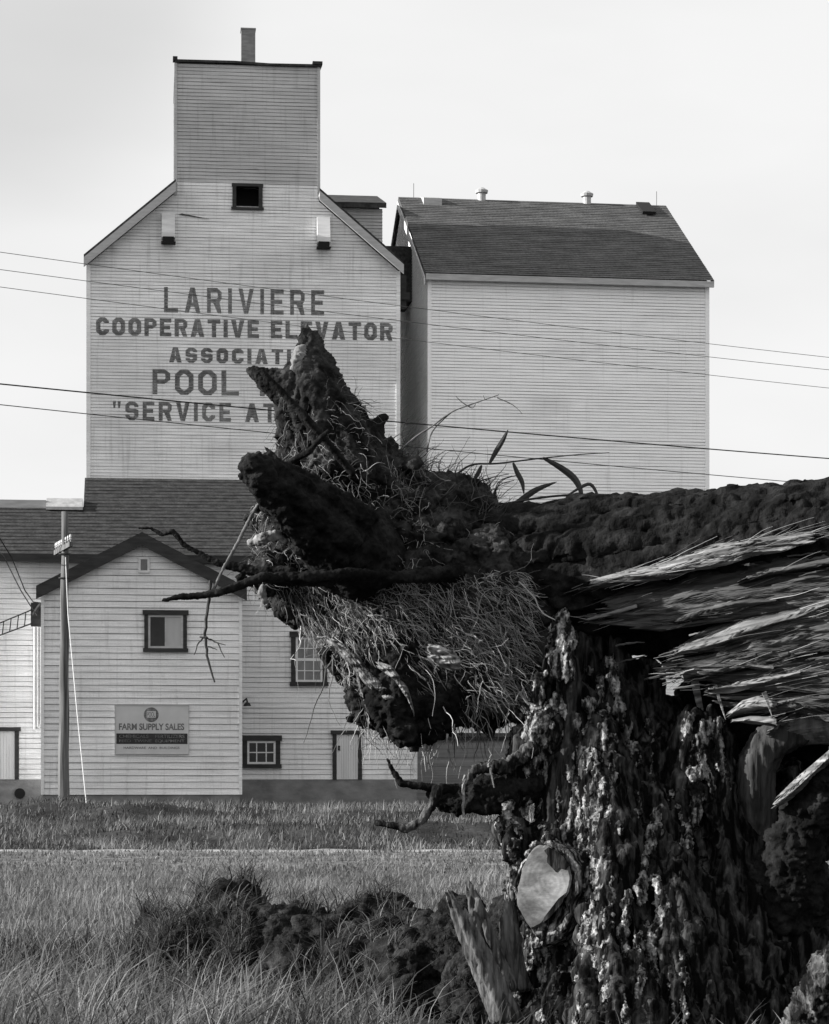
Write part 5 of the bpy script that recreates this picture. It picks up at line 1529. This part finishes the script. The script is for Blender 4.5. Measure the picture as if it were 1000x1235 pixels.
def path(pts, n=5):
    out = []
    P_ = [np.array(p, float) for p in pts]
    for i in range(len(P_) - 1):
        p0, p1, p2, p3 = P_[max(i - 1, 0)], P_[i], P_[i + 1], P_[min(i + 2, len(P_) - 1)]
        for k in range(n):
            t = k / n
            out.append(tuple(.5 * ((2 * p1) + (-p0 + p2) * t + (2 * p0 - 5 * p1 + 4 * p2 - p3) * t * t + (-p0 + 3 * p1 - 3 * p2 + p3) * t ** 3)))
    out.append(tuple(P_[-1])); return out
LZ = 12.75
r1 = thing('reed_stalk', 'bent thin reed stalk with two narrow leaves arching over the log beside the root plate', 'reed', P(532, 592, LZ))
b_ = P(532, 592, LZ)
mb = MB(); w_ = path([(525, 600, LZ), (545, 578, LZ), (568, 561, LZ), (600, 559, LZ), (650, 553, LZ), (700, 548, LZ), (735, 546, LZ)]); mb.tube([P(*q_) for q_ in w_], [.007 - .005 * i / len(w_) for i in range(len(w_))], 6); mb.build('stem', M_twig, r1, b_)
mb = MB(); leaf(mb, path([(590, 560, LZ), (598, 545, LZ), (607, 530, LZ), (613, 518, LZ)]), .026); mb.build('leaf', M_leaf, r1, b_)
mb = MB(); leaf(mb, path([(581, 561, LZ), (576, 572, LZ), (569, 582, LZ)]), .022); mb.build('leaf', M_leaf, r1, b_)
mb = MB(); leaf(mb, path([(619, 558, LZ), (624, 570, LZ), (630, 582, LZ), (632, 596, LZ)]), .026); mb.build('leaf', M_leaf, r1, b_)
r2 = thing('reed_stalk', 'drooping dark reed stalk with broad curling leaves on top of the log', 'reed', P(600, 608, LZ))
b_ = P(600, 608, LZ)
mb = MB(); w_ = path([(590, 612, LZ), (640, 602, LZ), (690, 597, LZ), (730, 600, LZ), (770, 603, LZ)]); mb.tube([P(*q_) for q_ in w_], .006, 6); mb.build('stem', M_twig, r2, b_)
for pts, wd in (([(614, 614, LZ), (630, 602, LZ), (648, 590, LZ), (672, 581, LZ)], .032), ([(642, 614, LZ), (660, 608, LZ), (690, 600, LZ)], .028), ([(655, 552, LZ), (675, 563, LZ), (692, 576, LZ), (700, 590, LZ), (703, 606, LZ)], .035),
                ([(684, 598, LZ), (700, 588, LZ), (712, 584, LZ), (720, 595, LZ), (724, 610, LZ)], .018), ([(690, 598, LZ), (715, 597, LZ), (730, 600, LZ), (744, 609, LZ)], .022)):
    mb = MB(); leaf(mb, path(pts, 4), wd); mb.build('leaf', M_leaf, r2, b_)
r3 = thing('dry_weed', 'thin bare forked weed stem rising from the root plate against the annex', 'weed', P(492, 560, LZ))
b_ = P(492, 560, LZ)
mb = MB()
for pts, rr in (([(478, 548, LZ), (500, 528, LZ), (520, 515, LZ), (545, 497, LZ), (565, 489, LZ), (585, 482, LZ), (602, 476, LZ)], .006), ([(515, 545, LZ), (522, 520, LZ), (545, 497, LZ)], .005), ([(563, 489, LZ), (556, 484, LZ), (550, 478, LZ)], .004), ([(563, 489, LZ), (570, 492, LZ), (574, 487, LZ)], .003), ([(585, 482, LZ), (583, 477, LZ)], .003), ([(600, 480, LZ), (618, 488, LZ), (630, 499, LZ)], .003)):
    w_ = path(pts); mb.tube([P(*q_) for q_ in w_], [rr * (1 - .6 * i / len(w_)) for i in range(len(w_))], 5)
mb.build('stem', M_twigg, r3, b_)
mb = MB()
rg = random.Random(4)
for k in range(26):
    x = rg.uniform(500, 600); y = 604 - max(0, 560 - x) * .35
    L = rg.uniform(15, 50); a = rg.uniform(-1.0, 1.0)
    pts = [(x, y + 8, LZ), (x + L * .4 * math.sin(a), y - L * .5, LZ - .05), (x + L * math.sin(a) * 1.2, y - L * .7, LZ - .1)]
    w_ = path(pts, 3); mb.tube([P(*q_) for q_ in w_], [.004 * (1 - .6 * i / len(w_)) for i in range(len(w_))], 4)
o = mb.build('weed_tuft', M_twig); tag(o, 'tangle of short dark weed stems on the log beside the root plate', 'weeds', kind='stuff')

# ------------------------------------------------------------------ earth mound and small dead branch
MO = P(400, 1190, 14.0); MO.z = 0
mound = thing('earth_mound', 'dark heap of torn earth and sod left of the stump', 'earth mound', MO)
eb = []
for x, y, Z, r in ((270, 1110, 14.2, 42), (262, 1098, 14.2, 30), (300, 1120, 14.0, 48), (345, 1140, 13.9, 52), (390, 1150, 13.8, 56), (440, 1140, 13.8, 60), (480, 1150, 13.7, 64), (520, 1140, 13.6, 44), (545, 1175, 13.2, 70), (500, 1190, 13.2, 72), (430, 1190, 13.4, 60), (360, 1190, 13.6, 60), (300, 1180, 13.9, 60),
                   (230, 1150, 14.1, 52), (190, 1170, 14.2, 44), (240, 1190, 14, 50), (590, 1190, 12.6, 60), (560, 1120, 13.4, 38), (470, 1100, 13.9, 30), (575, 1225, 12.5, 50), (620, 1110, 13.0, 36), (180, 1115, 14.8, 18)):
    eb.append((P(x, y + (3 if x > 320 else -8 if 250 < x < 290 else 2), Z), r * (.99 if x > 320 else .92) * Z / F))
organic('heap', eb, .018, [lambda c, n_: .06 * fbm(c * 3.4, 4, .6), lambda c, n_: .024 * fbm(c * np.array([11, 11, 19]), 5, .72) + .004 * ridged(c * 20, 2)], M_soil, mound, MO)
DZ = 66.0
mb = sticks([[(-10, 992, DZ, 2), (20, 988, DZ, 2), (33, 984, DZ, 2), (38, 976, DZ, 1.8), (46, 968, DZ, 1.2)], [(33, 984, DZ, 1.6), (15, 978, DZ, 1.3), (-8, 972, DZ, 1)], [(20, 988, DZ, 1), (8, 996, DZ, .8), (-5, 1000, DZ, .8)]], 6, .5, 44)
o = mb.build('dead_branch', M_twigg); tag(o, 'bare pale dead branch lying in grass near the left door', 'branch')

# ------------------------------------------------------------------ grass
def blades(xy, z, h, w, lean, tone, seed, lean_dir=None):
    rg = np.random.default_rng(seed)
    n = len(xy)
    a = rg.uniform(0, 2 * math.pi, n)
    face_ = rg.uniform(0, math.pi, n)
    side = np.stack([np.cos(face_), np.sin(face_) * .6, 0 * face_], -1)
    ld = np.stack([np.cos(a), np.sin(a), 0 * a], -1)
    if lean_dir is not None:
        ld = ld * .7 + np.array(lean_dir); ld /= np.linalg.norm(ld, axis=1)[:, None] + 1e-6
    base = np.concatenate([xy, z[:, None]], 1)
    V = []
    for k, f_ in enumerate((0, .35, .7, 1.0)):
        p = base + ld * (lean * h * f_ ** 1.8)[:, None] + np.array([0, 0, 1.0]) * (h * (f_ - .35 * lean * f_ ** 2.5))[:, None]
        ww = w * (1, .9, .6, .06)[k]
        V += [p - side * ww[:, None] * .5, p + side * ww[:, None] * .5]
    V = np.stack(V, 1)
    b = (np.arange(n) * 8)[:, None]
    Q = np.concatenate([b + np.array([[0, 1, 3, 2]]), b + np.array([[2, 3, 5, 4]]), b + np.array([[4, 5, 7, 6]])], 1).reshape(-1, 4)
    return V.reshape(-1, 3), Q, np.repeat(tone, 8)
def field(n, y0, y1, margin, seed, power=1.0):
    rg = np.random.default_rng(seed)
    f_ = rg.uniform(0, 1, n) ** power
    y = y0 + (y1 - y0) * f_
    x = rg.uniform(-1, 1, n) * (y / 6.0 + margin)
    return np.stack([x, y], -1), rg
def patch(xy, s, seed): return fbm(np.concatenate([xy * s, np.full((len(xy), 1), seed * 3.7)], 1), 3)
def grass(name, n, y0, y1, margin, h0, h1, w, lean, seed, m, label, power=1.0, tmin=0, tmax=1, dens=-.9, ldir=None, ps=.55):
    xy, rg = field(n, y0, y1, margin, seed, power)
    pt = patch(xy, ps, seed); pt2 = patch(xy, ps * 4, seed + 1)
    pp = 500 + F * xy[:, 0] / xy[:, 1]
    bare = (xy[:, 1] < 14.4) & (xy[:, 1] > 10) & (pp > 430 + 120 * (14.4 - xy[:, 1]) / 4 * (rg.uniform(0, 1, len(xy)))) & (pp < 1200)
    keep = ((pt2 + rg.normal(size=len(xy)) * .25) > dens) & ~(bare & (rg.uniform(0, 1, len(xy)) < .93))
    xy, pt, pt2 = xy[keep], pt[keep], pt2[keep]
    k = len(xy)
    h = (h0 + (h1 - h0) * rg.uniform(0, 1, k) ** 2) * (1 + .5 * np.clip(pt, -1, 1)) * (1 + .35 * np.clip(pt2, -1, 1))
    tone = np.clip(rg.normal(.17, .18, k) + .6 * pt + .4 * pt2 + .6 * (rg.uniform(0, 1, k) > .87), .01, 1) * (tmax - tmin) + tmin
    z = ground_z(xy[:, 0], xy[:, 1]) - .01 + (.05 if name == 'road_grass' else 0)
    V, Q, T = blades(xy, z, h, w * rg.uniform(.6, 1.4, k), lean * rg.uniform(.2, 1.5, k), tone, seed + 9, ldir)
    o = np_mesh(name, V, Q, m, tone=T, smooth=False)
    tag(o, label, 'grass', kind='stuff'); return o
grass('foreground_grass', 62000, 10.5, 18, 1.6, .06, .34, .008, .8, 51, M_grass, 'long tangled meadow grass filling the foreground', 1.15, ldir=(.35, -.1, 0))
grass('foreground_grass', 90000, 17, 33.8, 2.0, .05, .17, .011, .5, 52, M_grass, 'shorter sunlit grass between the mound and the road', 1.0, dens=-.3, tmin=.36, ldir=(.3, 0, 0), ps=.8)
grass('road_grass', 48000, 33, 42.3, 2.0, .015, .09, .022, .5, 54, M_grass, 'thin short grass creeping over the near road edge', 1.25, dens=-.05, tmin=.25, ps=.9)
grass('bank_grass', 110000, 43, 80, 3.0, .04, .26, .02, .5, 53, M_grassd, 'rough bank grass beyond the road below the buildings', 1.0, dens=-.35, ldir=(.3, 0, 0), ps=.30)
# sod grass growing on the heap
hp = [o for o in mound.children][0]
c = coords(hp.data) + np.array(MO); n_ = normals(hp.data)
rg = np.random.default_rng(77)
pxm = 500 + F * c[:, 0] / c[:, 1]
ok = np.nonzero((n_[:, 2] > .25) & (pxm < 345 + 170 * rg.random(len(pxm)) ** 3) & (patch(c[:, :2], 2.0, 8) > -.25))[0]
ids = rg.choice(ok, 4600)
k = len(ids)
V, Q, T = blades(c[ids][:, :2], c[ids][:, 2] - .01, rg.uniform(.05, .24, k), .006 * rg.uniform(.6, 1.4, k), rg.uniform(.3, 1.6, k), np.clip(rg.normal(.22, .2, k) + .5 * (rg.uniform(0, 1, k) > .88), .02, 1), 78, (.3, -.2, 0))
o = np_mesh('sod_grass', V - np.array(MO), Q, M_grass, mound, tone=T, smooth=False); o['kind'] = 'stuff'
# taller bleached stalks
xy, rg = field(420, 11.5, 17.5, .4, 91)
xy = xy[xy[:, 0] < .6]
k = len(xy)
V, Q, T = blades(xy, ground_z(xy[:, 0], xy[:, 1]), rg.uniform(.25, .5, k), .006 * rg.uniform(.7, 1.6, k), rg.uniform(.4, 1.4, k), rg.uniform(.6, 1.0, k), 92, (.4, 0, 0))
o = np_mesh('dry_stalks', V, Q, M_grass, tone=T, smooth=False); tag(o, 'scattered tall bleached dry stalks in the foreground grass', 'grass', kind='stuff')
